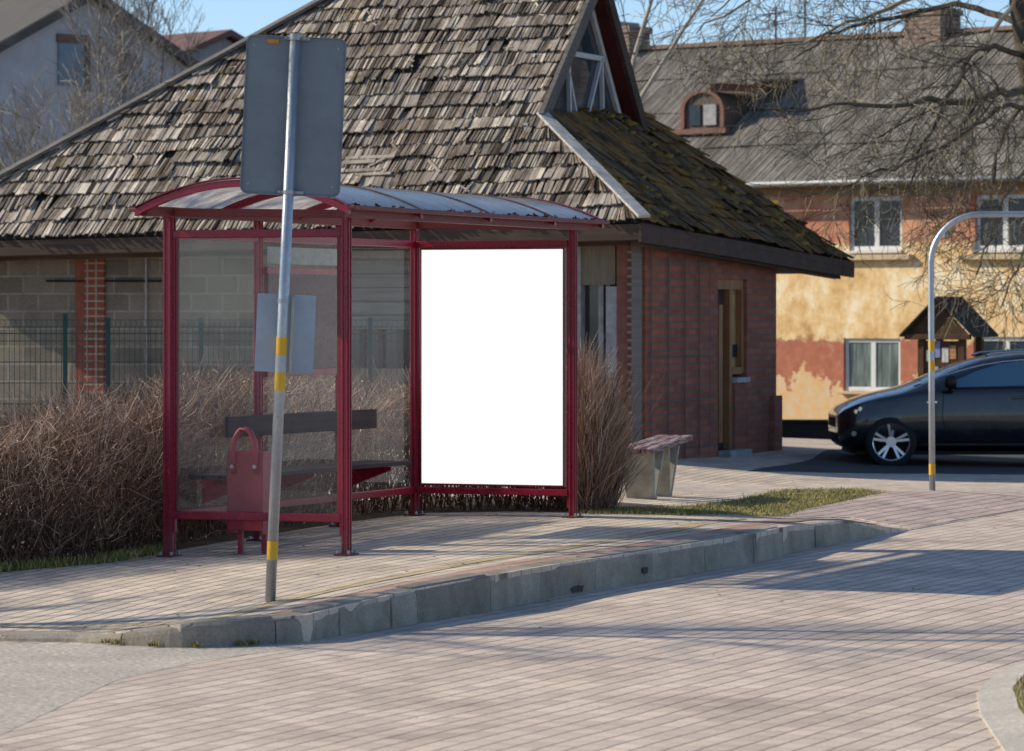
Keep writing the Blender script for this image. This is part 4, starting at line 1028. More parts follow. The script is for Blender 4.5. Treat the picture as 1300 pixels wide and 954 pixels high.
def wall_open(mb, s0, s1, z0, z1, ops, depth):
    ss = sorted({s0, s1} | {o[i] for o in ops for i in (0,1)}); zs_ = sorted({z0, z1} | {o[i] for o in ops for i in (2,3)})
    for a, b in zip(ss, ss[1:]):
        for c, d in zip(zs_, zs_[1:]):
            if any(o[0] <= a+1e-6 and b-1e-6 <= o[1] and o[2] <= c+1e-6 and d-1e-6 <= o[3] for o in ops): continue
            mb.quad((a,0,c),(b,0,c),(b,0,d),(a,0,d))
    for o in ops:
        a, b, c, d = o
        mb.quad((a,0,c),(b,0,c),(b,depth,c),(a,depth,c)); mb.quad((a,depth,d),(b,depth,d),(b,0,d),(a,0,d))
        mb.quad((a,0,c),(a,depth,c),(a,depth,d),(a,0,d)); mb.quad((b,depth,c),(b,0,c),(b,0,d),(b,depth,d))
mb = MB(); wall_open(mb, -13, 15, -1.2, ZE, op, .14)
mb.quad((15,0,-1.2),(15,8,-1.2),(15,8,ZE),(15,0,ZE)); mb.quad((-13,8,-1.2),(-13,0,-1.2),(-13,0,ZE),(-13,8,ZE)); mb.quad((15,8,-1.2),(-13,8,-1.2),(-13,8,ZE),(15,8,ZE))
mb.build('wall', M_plas, PBL)
M_wfr = simple('white_window_frame', (.66,.66,.65), .5, vary=.08)
M_wgl = dark_glass('house_pane', (.022,.032,.045), .05); M_wgl.node_tree.nodes['Principled BSDF'].inputs['Specular IOR Level'].default_value = .25
k = Nodes('curtained_pane'); k.bsdf(.10, 0, .5); v = k.coord(scale=(9,9,1)); n = k.noise(v, 1.3, 4, .6); k.color(k.ramp(n, [(.35, (.05,.075,.075)), (.65, (.20,.24,.23))])); M_curt = k.m
for i, o in enumerate(op):
    a, b, c, d = o; m = (a+b)/2
    fb = MB(); y0, y1 = .05, .10; t = .075
    for q in ((a,b,c,c+t),(a,b,d-t,d),(a,a+t,c+t,d-t),(b-t,b,c+t,d-t),(m-.055,m+.055,c+t,d-t)): fb.box(q[0],q[1],y0,y1,q[2],q[3])
    w_ = fb.build('window', M_wfr, PBL, bevel=.006)
    for e0, e1 in ((a+t,m-.055),(m+.055,b-t)): MB().box(e0, e1, .075, .085, c+t, d-t).build('pane', M_curt if i in (2,) else M_wgl, w_)
    MB().box(a-.05-(.25 if i in (0,1) else .2)*(i < 2), b+.25, -.13, .045, c-.06-.12*(i < 2), c-.005-.08*(i < 2)).build('sill', simple('plaster_sill', (.55,.42,.26), .8, vary=.2), w_, bevel=.01)
    if i < 2: MB().box(a-.02, b+.02, -.07, .045, c-.05, c-.004).build('drip_board', M_wfr, w_)
# eave, roof
k = Nodes('corrugated_roof'); k.bsdf(.95, 0, .03)
tc = k.new('ShaderNodeTexCoord'); sxr = k.new('ShaderNodeSeparateXYZ'); k.link(tc.outputs['Object'], sxr.inputs[0])
n1 = k.noise(k.coord(scale=(1.,.4,.4)), 2.1, 8, .7); n2 = k.noise(k.coord(scale=(9,.35,.35)), 2.0, 6, .7); n4 = k.noise(k.coord(), 30, 4, .7)
wv = k.new('ShaderNodeTexWave', wave_type='BANDS', bands_direction='X'); wv.inputs['Scale'].default_value = 1.8; wv.inputs['Distortion'].default_value = .35; wv.inputs['Detail'].default_value = 2
k.link(tc.outputs['Object'], wv.inputs['Vector'])
colr = k.ramp(n1, [(.32, (.13,.112,.095)), (.5, (.25,.22,.19)), (.68, (.42,.375,.33))])
colr = k.mix(.85, colr, k.ramp(n2, [(.3,.55),(.7,1.35)]), 'MULTIPLY'); colr = k.mix(.6, colr, k.ramp(n4, [(.3,.6),(.7,1.3)]), 'MULTIPLY')
colr = k.mix(.65, colr, k.ramp(wv.outputs['Fac'], [(0.,.45),(.5,1.)]), 'MULTIPLY')
k.color(colr); M_corr = k.m
ov = .45; RISE = 6.92-ZE; RR = 4.0
def roofpt(s, r): return Vector((s, r, ZE+.10+RISE*r/RR))
rf = MB()
NS = 290
# corrugation in profile, sheet rows overlapping
rows_ = 4; cr = random.Random(8)
for j in range(rows_):
    r0 = -ov+(RR+ov)*j/rows_; r1 = -ov+(RR+ov)*(j+1.06)/rows_
    if j == rows_-1: r1 = RR
    vs = []
    for i in range(NS*4+1):
        s = -13.4+28.8*i/(NS*4); h = .012*math.cos(i*math.pi/2)+.012*math.sin(s*1.9+j)
        a = roofpt(s, r0); b = roofpt(s, r1); vs += [(a.x,a.y,a.z+h+.035),(b.x,b.y,b.z+h)]
    rf.add(vs, [(2*i,2*i+2,2*i+3,2*i+1) for i in range(NS*4)], cr.random())
rf.quad((-13.4,RR,ZE+.1+RISE),(15.4,RR,ZE+.1+RISE),(15.4,8.4,ZE-.1),(-13.4,8.4,ZE-.1))
roof2 = rf.build('roof', M_corr, PBL, smooth=False)
MB().prism([(-13,0,ZE),(-13,8,ZE),(-13,RR,ZE+RISE)], (28,0,0)).build('gable_wall', simple('gable_plaster', (.35,.25,.15), .9), PBL)
MB().box(-13.4, 15.4, RR-.12, RR+.12, ZE+RISE+.09, ZE+RISE+.17).build('ridge_cap', simple('ridge_rust', (.23,.15,.11), .8, vary=.3), roof2)
MB().box(-13.2, 15.2, -ov+.05, 0.-.003, ZE-.20, ZE-.14).build('soffit', simple('eave_boards', (.10,.085,.07), .85, vary=.3), PBL)
MB().tube([(-13.3,-ov-.06,ZE-.20),(15.3,-ov-.06,ZE-.205)], .065, 8).build('gutter', simple('zinc_gutter', (.24,.24,.24), .5, .3, vary=.3), PBL, smooth=True)
MB().box(-13, 15, -.05, -.003, 3.80, ZE-.20).build('frieze', simple('tan_frieze', (.36,.23,.13), .85, vary=.2), PBL)
M_chim = masonry('chimney_brick', (.30,.19,.13), (.22,.14,.10), (.36,.32,.28), 'XZ0', .26, .085, .012, .6, .5, stain=(.10,.08,.07))
def chimney(u0, u1, vt, r):
    s0, s1 = su(u0, r), su(u1, r); zt = zs((u0+u1)/2, vt, r)
    c = MB().box(s0, s1-.35, r-.35, r+.35, ZE+RISE-1.2, zt).build('chimney', M_chim, roof2)
    MB().box(s0-.04, s1-.31, r-.39, r+.39, zt-.14, zt-.02).build('chimney_band', M_chim, c)
chimney(1161, 1226, 11, RR); chimney(786, 829, 34, RR); chimney(798, 812, 28, RR+.6)
for u, vt in ((985,8),(1022,-12),(1117,14),(1290,-20)):
    s = su(u, RR); MB().tube([(s,RR,ZE+RISE),(s,RR,zs(u,vt,RR))], .022, 6).build('aerial_mast', simple('dull_mast', (.16,.16,.16), .5, .4), roof2)
# arched dormer
M_dor = simple('terracotta_arch', (.20,.095,.068), .8, vary=.25)
r_d = 1.1; s0, s1 = su(866, r_d), su(921, r_d); sc = (s0+s1)/2; hw = (s1-s0)/2; zb = zs(893,166,r_d); zc_ = zs(893,140,r_d)
arcp = [(sc-hw,zb)]+[(sc-hw*math.cos(t), zc_+hw*.72*math.sin(t)) for t in [math.pi*i/14 for i in range(15)]]+[(sc+hw,zb)]
ain = [(sc+(x-sc)*.83, zb+.06+(z-zb)*.86) for x, z in arcp]
dm_ = MB().prism([(x,r_d,z) for x,z in arcp], (0,2.4,0)).build('dormer', simple('dormer_boards', (.12,.085,.07), .85, vary=.35), roof2)
n = len(arcp)
mb = MB(); mb.add([(x,r_d-.06,z) for x,z in arcp]+[(x,r_d-.06,z) for x,z in ain]+[(x,r_d-.003,z) for x,z in arcp]+[(x,r_d-.003,z) for x,z in ain],
   [(i,i+1,n+i+1,n+i) for i in range(n-1)]+[(i+1,i,2*n+i,2*n+i+1) for i in range(n-1)]+[(n+i,n+i+1,3*n+i+1,3*n+i) for i in range(n-1)]); mb.build('arch_trim', M_dor, dm_)
MB().box(sc-hw-.1, sc+hw+.1, r_d-.14, r_d-.003, zb-.07, zb+.03).build('sill', M_dor, dm_)
MB().box(sc+.02, sc+hw*.62, r_d-.04, r_d-.004, zb+.1, zc_+.1).build('shutter', simple('grey_shutter', (.33,.32,.32), .8, vary=.3), dm_)
MB().box(sc-hw*.62, sc-.06, r_d-.03, r_d-.004, zb+.1, zc_+.1).build('pane', M_wgl, dm_)
mb = MB(); mb.bar((sc+.1,r_d+.1,zc_+hw*.85), (su(950,r_d),r_d+.6,zs(950,111,r_d)), .18, .14); mb.build('flashing', M_dor, dm_)
mb = MB(); mb.hexa([(sc-hw*.2,r_d-.2,zc_+hw*1.05),(sc+hw*2.3,r_d-.1,zc_+hw*.95),(sc+hw*2.3,r_d+2.6,zc_+hw*1.25),(sc-hw*.2,r_d+2.6,zc_+hw*1.45),(sc-hw*.2,r_d-.2,zc_+hw*1.13),(sc+hw*2.3,r_d-.1,zc_+hw*1.03),(sc+hw*2.3,r_d+2.6,zc_+hw*1.33),(sc-hw*.2,r_d+2.6,zc_+hw*1.53)]); mb.build('dormer_roof', M_corr, dm_)
# wall lamp
s = su(1213); z = zs(1213, 297)
lm = MB().tube([(s+.12,0,z+.02),(s+.06,-.22,z+.03),(s,-.30,z)], .018, 6).build('lamp_bracket', M_steel, PBL)
mb = MB(); mb.tube([(s,-.30,z+.10),(s,-.30,z+.08),(s,-.30,z),(s,-.30,z-.07),(s,-.30,z-.09)], [.03,.08,.10,.06,.015], 12); mb.build('lamp_globe', simple('white_lamp_globe', (.75,.75,.75), .3, vary=.05), lm, smooth=True)

# low dark wall between the houses
b0 = P(1000, 560, 58); 
lw = MB()
lwr = thing('low_wall', 'low black stained wall at the foot of the peeling yellow house', 'wall', (b0.x, 58, b0.z), R(-6))
M_black = wood('black_stained_boards', (.008,.008,.009), (.028,.026,.026), 'X')
MB().box(-.75, 1.3, 0, .25, -.3, .27).build('wall_body', M_black, lwr, bevel=.01)
MB().box(-.78, 1.33, -.03, .28, .272, .31).build('coping', M_black, lwr, bevel=.008)
MB().box(-.70, -.45, -.2, -.01, -.3, .19).build('buttress', M_black, lwr, bevel=.01)

# ------------------------------------------------------------------ roofed notice stand
NY = 58; b0 = P(1188, 545, NY)
NS_ = thing('notice_stand', 'wooden notice stand with dark pitched roof and pinned leaflets behind the car', 'notice stand', (b0.x, NY, b0.z), R(-28))
za = P(1186, 379, NY).z-b0.z; ze = P(1143, 428, NY).z-b0.z
M_felt = simple('dark_roofing_felt', (.020,.024,.022), .85, vary=.3, bump=.3)
M_oldw = wood('stained_posts', (.05,.028,.015), (.13,.075,.04), 'Z')
hw = .58; D = 1.05
mb = MB(); 
for sgn in (-1, 1): mb.hexa([(sgn*hw,0,ze),(sgn*hw,D,ze),(0,D,za),(0,0,za),(sgn*hw,0,ze+.03),(sgn*hw,D,ze+.03),(0,D,za+.03),(0,0,za+.03)])
mb.build('roof', M_felt, NS_)
MB().prism([(-hw+.1,.10,ze+.02),(hw-.1,.10,ze+.02),(0,.10,za-.05)], (0,.04,0)).build('gable_board', M_oldw, NS_)
MB().box(-hw+.06, hw-.06, .04, .12, ze-.04, ze+.04).build('tie_beam', M_oldw, NS_, bevel=.008)
for x in (-.28, .36): MB().box(x-.05, x+.05, .1, .2, -.3, ze-.04).build('post', M_oldw, NS_, bevel=.008)
for x in (-.28, .36): MB().box(x-.05, x+.05, .8, .9, -.3, ze+.04).build('post', M_oldw, NS_, bevel=.008)
bd = MB().box(-.23, .31, .13, .17, .45, ze-.06).build('notice_board', M_oldw, NS_)
nr = random.Random(9)
for x, z, w_, h_, c in ((-.20,1.0,.11,.16,(.55,.5,.42)),(-.06,1.05,.08,.25,(.25,.28,.5)),(.05,.98,.10,.22,(.62,.6,.56)),(.17,1.03,.10,.2,(.5,.24,.10)),(-.15,.72,.14,.2,(.35,.36,.45)),(.03,.68,.12,.22,(.58,.52,.5)),(.18,.7,.09,.24,(.45,.3,.18))):
    MB().box(x, x+w_, .118, .128, z, z+h_).build('leaflet', simple('leaflet_%d' % int(c[0]*100), c, .6, vary=.5, scale=25), bd)

# ------------------------------------------------------------------ grey house and a further roof
HK = 90/75; HO = Vector((-8.07*HK, 90, 0))
def hz(z): return EYE+(z-EYE)*HK
GH = thing('grey_house', 'tall blue grey gabled house behind the bare saplings', 'house', HO, math.atan2(.68, .73))
M_greyw = simple('blue_grey_render', (.42,.43,.46), .9, vary=.12, scale=2.5, bump=.2)
M_slate = simple('old_grey_sheet', (.10,.092,.082), .8, vary=.4, scale=3, stretch=(.4,14,.4))
mb = MB(); mb.prism([(-4*HK,0,-.8),(4*HK,0,-.8),(4*HK,0,hz(5.6)),(0,0,hz(7.66)),(-4*HK,0,hz(5.6))], (0,12,0)); mb.build('wall', M_greyw, GH)
mb = MB()
for sgn in (-1, 1): mb.hexa([(0,-.25,hz(7.70)),(sgn*4.4*HK,-.25,hz(5.43)),(sgn*4.4*HK,12.2,hz(5.43)),(0,12.2,hz(7.70)),(0,-.25,hz(7.82)),(sgn*4.4*HK,-.25,hz(5.55)),(sgn*4.4*HK,12.2,hz(5.55)),(0,12.2,hz(7.82))])
rf3 = mb.build('roof', M_slate, GH)
mb = MB()
for sgn in (-1, 1): mb.bar((0,-.27,hz(7.71)), (sgn*4.45*HK,-.27,hz(5.42)), .04, .20, (0,0,1))
mb.build('barge_board', wood('grey_brown_barge', (.06,.055,.05), (.14,.125,.11), 'X'), rf3)
MB().box(-.2, .2, -.2, 12.2, hz(7.80), hz(7.86)).build('ridge_cap', simple('orange_ridge', (.30,.17,.08), .8), rf3)
wd = MB().box(-.72*HK, -.12*HK, -.04, -.003, hz(5.95), hz(6.75)).build('window', simple('blue_sky_pane', (.10,.15,.21), .2), GH)
MB().box(-.10*HK, .02, -.06, -.003, hz(5.85), hz(6.85)).build('frame', simple('rusty_shutter', (.16,.09,.06), .8, vary=.4), wd); MB().box(-.75*HK, .0, -.06, -.003, hz(6.76), hz(6.92)).build('frame', simple('rusty_shutter2', (.16,.09,.06), .8, vary=.4), wd)
AO = P(286, 400, 100)
AH = thing('distant_house', 'distant house with a low maroon gabled roof showing over the shingle roof', 'house', (AO.x, 100, 0), math.atan2(.68, .73))
mb = MB(); mb.prism([(-3.2,0,-1),(3.2,0,-1),(3.2,0,7.35),(0,0,8.62),(-3.2,0,7.35)], (0,9,0)); mb.build('wall', simple('pale_grey_gable', (.33,.31,.31), .9), AH)
mb = MB()
for sgn in (-1, 1): mb.hexa([(0,-.25,8.68),(sgn*3.6,-.25,7.2),(sgn*3.6,9.2,7.2),(0,9.2,8.68),(0,-.25,8.84),(sgn*3.6,-.25,7.36),(sgn*3.6,9.2,7.36),(0,9.2,8.84)])
mb.build('roof', simple('maroon_sheet', (.16,.085,.075), .75, vary=.3), AH)

# ------------------------------------------------------------------ green mesh fence behind the hedge
FN = thing('mesh_fence', 'dark green welded mesh fence standing between the hedge and the block wall', 'fence', (-4, 37.6, 0))
M_gfen = simple('green_fence_coating', (.012,.055,.050), .5, vary=.2)
ztop = P(0, 409, 37.6).z; pn = MB(); x0, x1 = -2.6, 3.2
i = 0; x = x0
zb_ = .15
while x < x1:
    pn.add([(x-.0028,0,zb_),(x+.0028,0,zb_),(x+.0028,0,ztop-.05),(x-.0028,0,ztop-.05)], [(0,1,2,3)])
    pn.add([(x-.003,0,ztop-.05),(x+.003,0,ztop-.05),(x+.022,-.022,ztop-.012),(x+.016,-.022,ztop-.012)], [(0,1,2,3)])
    pn.add([(x+.016,-.022,ztop-.012),(x+.022,-.022,ztop-.012),(x+.003,0,ztop+.02),(x-.003,0,ztop+.02)], [(0,1,2,3)])
    x += .05
z = zb_
while z < ztop-.03: pn.box(x0, x1, -.004, .004, z-.004, z+.004); z += .2
pn.box(x0, x1, -.005, .005, ztop-.052, ztop-.044); pn.box(x0, x1, -.005, .005, ztop-.115, ztop-.105); pn.box(x0, x1, -.005, .005, ztop+.016, ztop+.022)
pn.build('mesh_panel', M_gfen, FN)
for u in (82.5, 137, -60, 255, 470):
    px = (u-UC)/F*37.6+4
    zt = ztop+(.06 if u < 100 else .02); p = MB().box(px-.02, px+.02, .006, .046, -.1, zt).build('fence_post', M_gfen, FN)
    MB().box(px-.023, px+.023, .003, .049, zt, zt+.02).build('post_cap', M_gfen, p)

# ------------------------------------------------------------------ parked car (local x from nose to tail, y away from the camera)
CY = 46.2; wc = P(1128, 594, CY)
CAR = thing('parked_car', 'shiny black estate car parked nose in beside the brick house, standing in shade', 'car', (wc.x-.79, CY+.86, wc.z-.003), R(1.5))
prof = [ # x, halfwidth, z low, z sill(bumper), z mid, z belt, halfwidth belt, z top, halfwidth top, centre crown
 (.00,.52,.36,.42,.50,.585,.50,.60,.42,.012),
 (.05,.66,.26,.36,.52,.655,.64,.67,.52,.016),
 (.16,.78,.21,.32,.54,.715,.75,.735,.58,.022),
 (.36,.85,.19,.30,.57,.785,.81,.815,.62,.030),
 (.65,.875,.19,.30,.60,.855,.84,.890,.66,.035),
 (.95,.885,.19,.30,.62,.905,.85,.945,.68,.035),
 (1.22,.89,.19,.30,.64,.940,.855,.985,.69,.035),
 (1.36,.89,.19,.30,.645,.950,.855,1.03,.70,.035),
 (1.70,.89,.19,.30,.65,.965,.855,1.20,.66,.04),
 (2.05,.89,.19,.30,.655,.975,.855,1.345,.63,.045),
 (2.35,.89,.19,.30,.66,.985,.855,1.42,.62,.045),
 (2.75,.89,.19,.30,.665,.995,.855,1.455,.62,.045),
 (3.20,.89,.19,.30,.67,1.01,.855,1.450,.62,.045),
 (3.70,.885,.19,.30,.675,1.02,.85,1.42,.61,.045),
 (4.10,.87,.21,.31,.68,1.03,.835,1.36,.60,.04),
 (4.36,.84,.24,.33,.68,1.03,.80,1.22,.62,.03),
 (4.52,.80,.28,.36,.68,1.01,.75,1.06,.62,.02),
 (4.58,.72,.34,.42,.66,.90,.68,.94,.56,.01)]
def fx(x):
    if x < .8: return .8-(.8-x)*.76
    return x if x < 1.0 else (x-.2 if x > 1.25 else x-.8*(x-1.0))
def fz(z): return z if z < .6 else .6+(z-.6)*.85
def sect(p):
    x, hw, z0, z1, zm, zb, hb, zt, ht, cr = p; x = fx(x); zm, zb, zt = fz(zm), fz(zb), fz(zt)
    half = [(0,z0),(hw*.80,z0),(hw*.975,z1),(hw,zm*.75+z1*.25),(hw,zm),(hb+.012,zb-.05),(hb,zb),(hb*.5+ht*.5+.012,zb*.5+zt*.5),(ht,zt),(ht*.55,zt+cr*.75),(0,zt+cr)]
    pts = [(x,-y,z) for y, z in half] + [(x,y,z) for y, z in half[-2:0:-1]]
    return pts
secs = [sect(p) for p in prof]; m = len(secs[0])
bm = bmesh.new(); grid = [[bm.verts.new(p) for p in s] for s in secs]
for a, b in zip(grid, grid[1:]):
    for i in range(m): bm.faces.new((a[i], a[(i+1)%m], b[(i+1)%m], b[i]))
bm.faces.new(grid[0][::-1]); bm.faces.new(grid[-1])
bmesh.ops.recalc_face_normals(bm, faces=bm.faces)
me = bpy.data.meshes.new('body'); bm.to_mesh(me); bm.free()
body = bpy.data.objects.new('body', me); COL.objects.link(body); body.parent = CAR
k = Nodes('black_car_paint'); k.bsdf(.25, .0, .5); k.b.inputs['Base Color'].default_value = (.006,.008,.012,1); k.b.inputs['Coat Weight'].default_value = 1.; k.b.inputs['Coat Roughness'].default_value = .04
n = k.noise(k.coord(), 6, 6, .6); k.link(k.ramp(n, [(.3,.18),(.7,.4)]), k.b.inputs['Roughness']); M_car = k.m
me.materials.append(M_car); me.polygons.foreach_set('use_smooth', [True]*len(me.polygons))
cut = MB(); WX = (.80, 3.35); WR = .305
for wx in WX:
    for s in (-1, 1):
        cut.tube([(wx, s*.55, WR+.005), (wx, s*1.1, WR+.005)], .36, 28)
cm = cut.build('arch_cutter', M_dark, CAR)
ss_ = body.modifiers.new('s', 'SUBSURF'); ss_.levels = 2; ss_.render_levels = 2
bo = body.modifiers.new('b', 'BOOLEAN'); bo.object = cm; bo.operation = 'DIFFERENCE'; bo.solver = 'EXACT'
bpy.context.view_layer.update(); dg = bpy.context.evaluated_depsgraph_get(); nm = bpy.data.meshes.new_from_object(body.evaluated_get(dg))
body.modifiers.clear(); body.data = nm
while len(nm.materials) > 1: nm.materials.pop()
nm.materials[0] = M_car
bpy.data.objects.remove(cm)
nm.polygons.foreach_set('material_index', [0]*len(nm.polygons))
try: nm.set_sharp_from_angle(angle=R(35))
except Exception: pass
from mathutils.bvhtree import BVHTree
bt = BVHTree.FromPolygons([v_.co for v_ in nm.vertices], [p_.vertices for p_ in nm.polygons])
def skin(x, z, side=-1, out=.004):                              # point on the flank of the car
    x = fx(x); z = fz(z); h = bt.ray_cast(Vector((x, side*2, z)), Vector((0, -side, 0)))
    return (h[0]+Vector((0, side*out, 0))) if h[0] is not None else Vector((x, side*.8, z))
def skin_patch(poly, name, mat, parent, step=.07, out=.004, side=-1):
    pts = []; n = len(poly)
    for i in range(n):
        a = Vector(poly[i]); b = Vector(poly[(i+1)%n]); q = max(1, int((b-a).length/step))
        for j in range(q): pts.append(a+(b-a)*(j/q))
    nb = len(pts); bd = [tuple(p) for p in pts]
    xs_ = [p.x for p in pts]; zs2 = [p.y for p in pts]
    x = min(xs_)+step
    while x < max(xs_):
        z = min(zs2)+step
        while z < max(zs2):
            if inside((x,z), bd): pts.append(Vector((x,z)))
            z += step
        x += step
    r = delaunay_2d_cdt(pts, [(i,(i+1)%nb) for i in range(nb)], [list(range(nb))], 1, 1e-5)
    mb = MB(); mb.add([skin(p.x, p.y, side, out) for p in r[0]], [list(f) if side < 0 else list(f)[::-1] for f in r[2]])
    return mb.build(name, mat, parent, smooth=True)
k = Nodes('sky_blue_car_glass'); k.bsdf(.03, 0, .8); k.b.inputs['Base Color'].default_value = (.085,.17,.24,1); M_cgl = k.m  # sky reflection is put into the blue base colour
M_trim = simple('black_trim', (.010,.010,.011), .45)
M_chr = simple('bright_trim', (.55,.57,.6), .15, 1., vary=.05)
for sd_ in (-1, 1):
    skin_patch([(1.62,1.02),(2.02,1.225),(2.30,1.325),(2.62,1.375),(2.62,1.03),(1.72,1.005)], 'side_window', M_cgl, CAR, side=sd_)
    skin_patch([(2.72,1.04),(2.72,1.378),(3.20,1.375),(3.42,1.36),(3.42,1.045)], 'side_window', M_cgl, CAR, side=sd_)
    skin_patch([(3.50,1.05),(3.50,1.35),(3.75,1.33),(4.05,1.2),(3.95,1.06)], 'side_window', M_cgl, CAR, side=sd_)
    # bright strip along the roof edge and pillar
    pts = [skin(x, z, sd_, .006) for x, z in ((1.30,1.015),(1.45,1.075),(1.62,1.155),(1.85,1.235),(2.1,1.31),(2.35,1.358),(2.7,1.395),(3.2,1.395),(3.6,1.372),(3.9,1.33))]
    MB().tube(pts, .010, 6).build('window_trim', M_chr, CAR, smooth=True)
    pts = [skin(x, z, sd_, .004) for x, z in ((1.75,.985),(2.4,1.0),(3.1,1.015),(3.9,1.03))]
    MB().tube(pts, .008, 6).build('window_trim', M_trim, CAR, smooth=True)
    # headlight, fog lamp, handles, gaps
    hl = skin_patch([(.19,.63),(.20,.70),(.34,.765),(.60,.815),(.62,.79),(.44,.70),(.30,.645)], 'headlight', simple('dark_headlight_lens', (.05,.055,.06), .08, .0, spec=.8), CAR, .04, .005, sd_)
    for hx, hz in ((.33,.705),(.27,.67)):
        c = skin(hx, hz, sd_, .005); MB().tube([c, c+Vector((0,sd_*.006,0))], .026, 12).build('lamp_reflector', M_chr, hl)
    c = skin(.24, .40, sd_, .004); MB().tube([c, c+Vector((-.01,sd_*.012,0))], .030, 12).build('fog_lamp', simple('pale_lens', (.45,.45,.42), .2), CAR)
    for x, z in ((2.42,.86),(3.30,.875)):
        a = skin(x, z, sd_, .018); b = skin(x+.17, z+.006, sd_, .018); MB().bar(a, b, .022, .028).build('door_handle', M_car, CAR, bevel=.006)
    for line in ([(1.62,.97),(1.60,.6),(1.66,.33)], [(2.67,1.0),(2.68,.6),(2.68,.33)], [(3.46,1.0),(3.42,.86),(3.2,.62)], [(1.66,.33),(2.68,.33)], [(2.68,.33),(3.14,.33)]):
        pts = []
        for (a0,c0),(a1,c1) in zip(line, line[1:]): pts += [skin(a0+(a1-a0)*t/5, c0+(c1-c0)*t/5, sd_, .0005) for t in range(6)]
        MB().tube(pts, .0045, 5, caps=False).build('door_gap', M_dark, CAR)
    mp = skin(1.70, 1.0, sd_, .0)
    mir = MB(); o = mp+Vector((0,sd_*.02,.02))
    mir.tube([o, o+Vector((.0,sd_*.07,.02))], .02, 8)
    c = o+Vector((-.01,sd_*.15,.05))
    rings = []
    mir.tube([c+Vector((-.085,0,0)),c+Vector((-.07,0,0)),c+Vector((-.02,0,0)),c+Vector((.05,0,.0)),c+Vector((.055,0,0))], [.015,.06,.085,.082,.07], 14)
    mir.build('wing_mirror', M_trim, CAR, smooth=True)
    pts = [skin(x, .27, sd_, .003) for x in (1.3,1.8,2.3,2.8,3.1)]
    MB().tube(pts, .03, 6).build('sill_trim', M_trim, CAR, smooth=True)
    MB().tube([(x_,sd_*.56,fz(z_)) for x_, z_ in ((1.95,1.43),(2.05,1.475),(2.6,1.515),(3.4,1.50),(3.55,1.44))], .012, 6).build('roof_rail', M_chr, CAR, smooth=True)
c = skin(1.42, .80, -1, .004); MB().bar(c, skin(1.54,.803,-1,.004), .004, .022).build('fender_badge', M_chr, CAR)
# windscreen, grille, number plate area, bumper
mb = MB(); xs_ = [1.21,1.35,1.55,1.75,1.87]
def topz(x, y):
    h = bt.ray_cast(Vector((x, y, 3)), Vector((0,0,-1))); return h[0].z+.005 if h[0] is not None else 1.
yy = [-.60,-.4,-.2,0,.2,.4,.6]
mb.add([(x, y*(1-.09*(x-1.2)), topz(x, y*(1-.09*(x-1.2)))) for x in xs_ for y in yy], [(i*7+j,(i+1)*7+j,(i+1)*7+j+1,i*7+j+1) for i in range(4) for j in range(6)])
mb.build('windscreen', M_cgl, CAR, smooth=True)
def nose(y, z, out=.004):
    h = bt.ray_cast(Vector((-1, y, z)), Vector((1,0,0))); return h[0]-Vector((out,0,0)) if h[0] is not None else Vector((0,y,z))
def nose_patch(y0, y1, z0, z1, name, mat, ny=8, nz=3, out=.004):
    mb = MB(); mb.add([nose(y0+(y1-y0)*i/ny, z0+(z1-z0)*j/nz, out) for j in range(nz+1) for i in range(ny+1)], [(j*(ny+1)+i,(j+1)*(ny+1)+i,(j+1)*(ny+1)+i+1,j*(ny+1)+i+1) for j in range(nz) for i in range(ny)])
    return mb.build(name, mat, CAR, smooth=True)
nose_patch(-.36,.36,.47,.58,'grille', M_dark); nose_patch(-.5,.5,.28,.40,'lower_grille', M_dark); nose_patch(-.38,.38,.585,.60,'grille_bar', M_trim, 8, 1, .008)
mb = MB(); mb.box(.4, 4.1, -.78, .78, .15, .19); mb.build('underside', M_dark, CAR)
M_rub = simple('tyre_rubber', (.015,.015,.016), .8); M_alloy = simple('alloy_rim', (.50,.52,.55), .25, .9, vary=.1)
for wx in WX:
    for sd_ in (-1, 1):
        yo = sd_*.885; yi = sd_*.67
        t_ = MB(); rr_ = [(.222,.0),(.287,.004),(.301,.02),(.305,.05),(.305,.165),(.299,.195),(.222,.205)]
        ns = 36; vs = []
        for rad, dy in rr_:
            for i in range(ns): a = 2*math.pi*i/ns; vs.append((wx+rad*math.cos(a), yo-sd_*dy, WR+rad*math.sin(a)))
        fs = [(j*ns+i, j*ns+(i+1)%ns, (j+1)*ns+(i+1)%ns, (j+1)*ns+i) for j in range(len(rr_)-1) for i in range(ns)]
        t_.add(vs, fs); w_ = t_.build('wheel', M_rub, CAR, smooth=True)
        r_ = MB()
        vs = []
        for rad, dy in ((.223,.002),(.209,.012),(.201,.05),(.201,.19)):
            for i in range(ns): a = 2*math.pi*i/ns; vs.append((wx+rad*math.cos(a), yo-sd_*dy, WR+rad*math.sin(a)))
        r_.add(vs, [(j*ns+i, j*ns+(i+1)%ns, (j+1)*ns+(i+1)%ns, (j+1)*ns+i) for j in range(3) for i in range(ns)])
        for q in range(5):
            for dq in (-.17, .17):
                a = 2*math.pi*q/5+.3+dq*.35; b = 2*math.pi*q/5+.3+dq
                p0 = Vector((wx+.045*math.cos(a), yo-sd_*.035, WR+.045*math.sin(a))); p1 = Vector((wx+.211*math.cos(b), yo-sd_*.02, WR+.211*math.sin(b)))
                r_.bar(p0, p1, .030, .022, (0,1,0))
        r_.tube([(wx,yo-sd_*.05,WR),(wx,yo-sd_*.022,WR)], .062, 16)
        r_.build('rim', M_alloy, w_)
        MB().tube([(wx,yo-sd_*.10,WR),(wx,yo-sd_*.11,WR)], .205, 28).build('brake_disc', M_dark, w_)

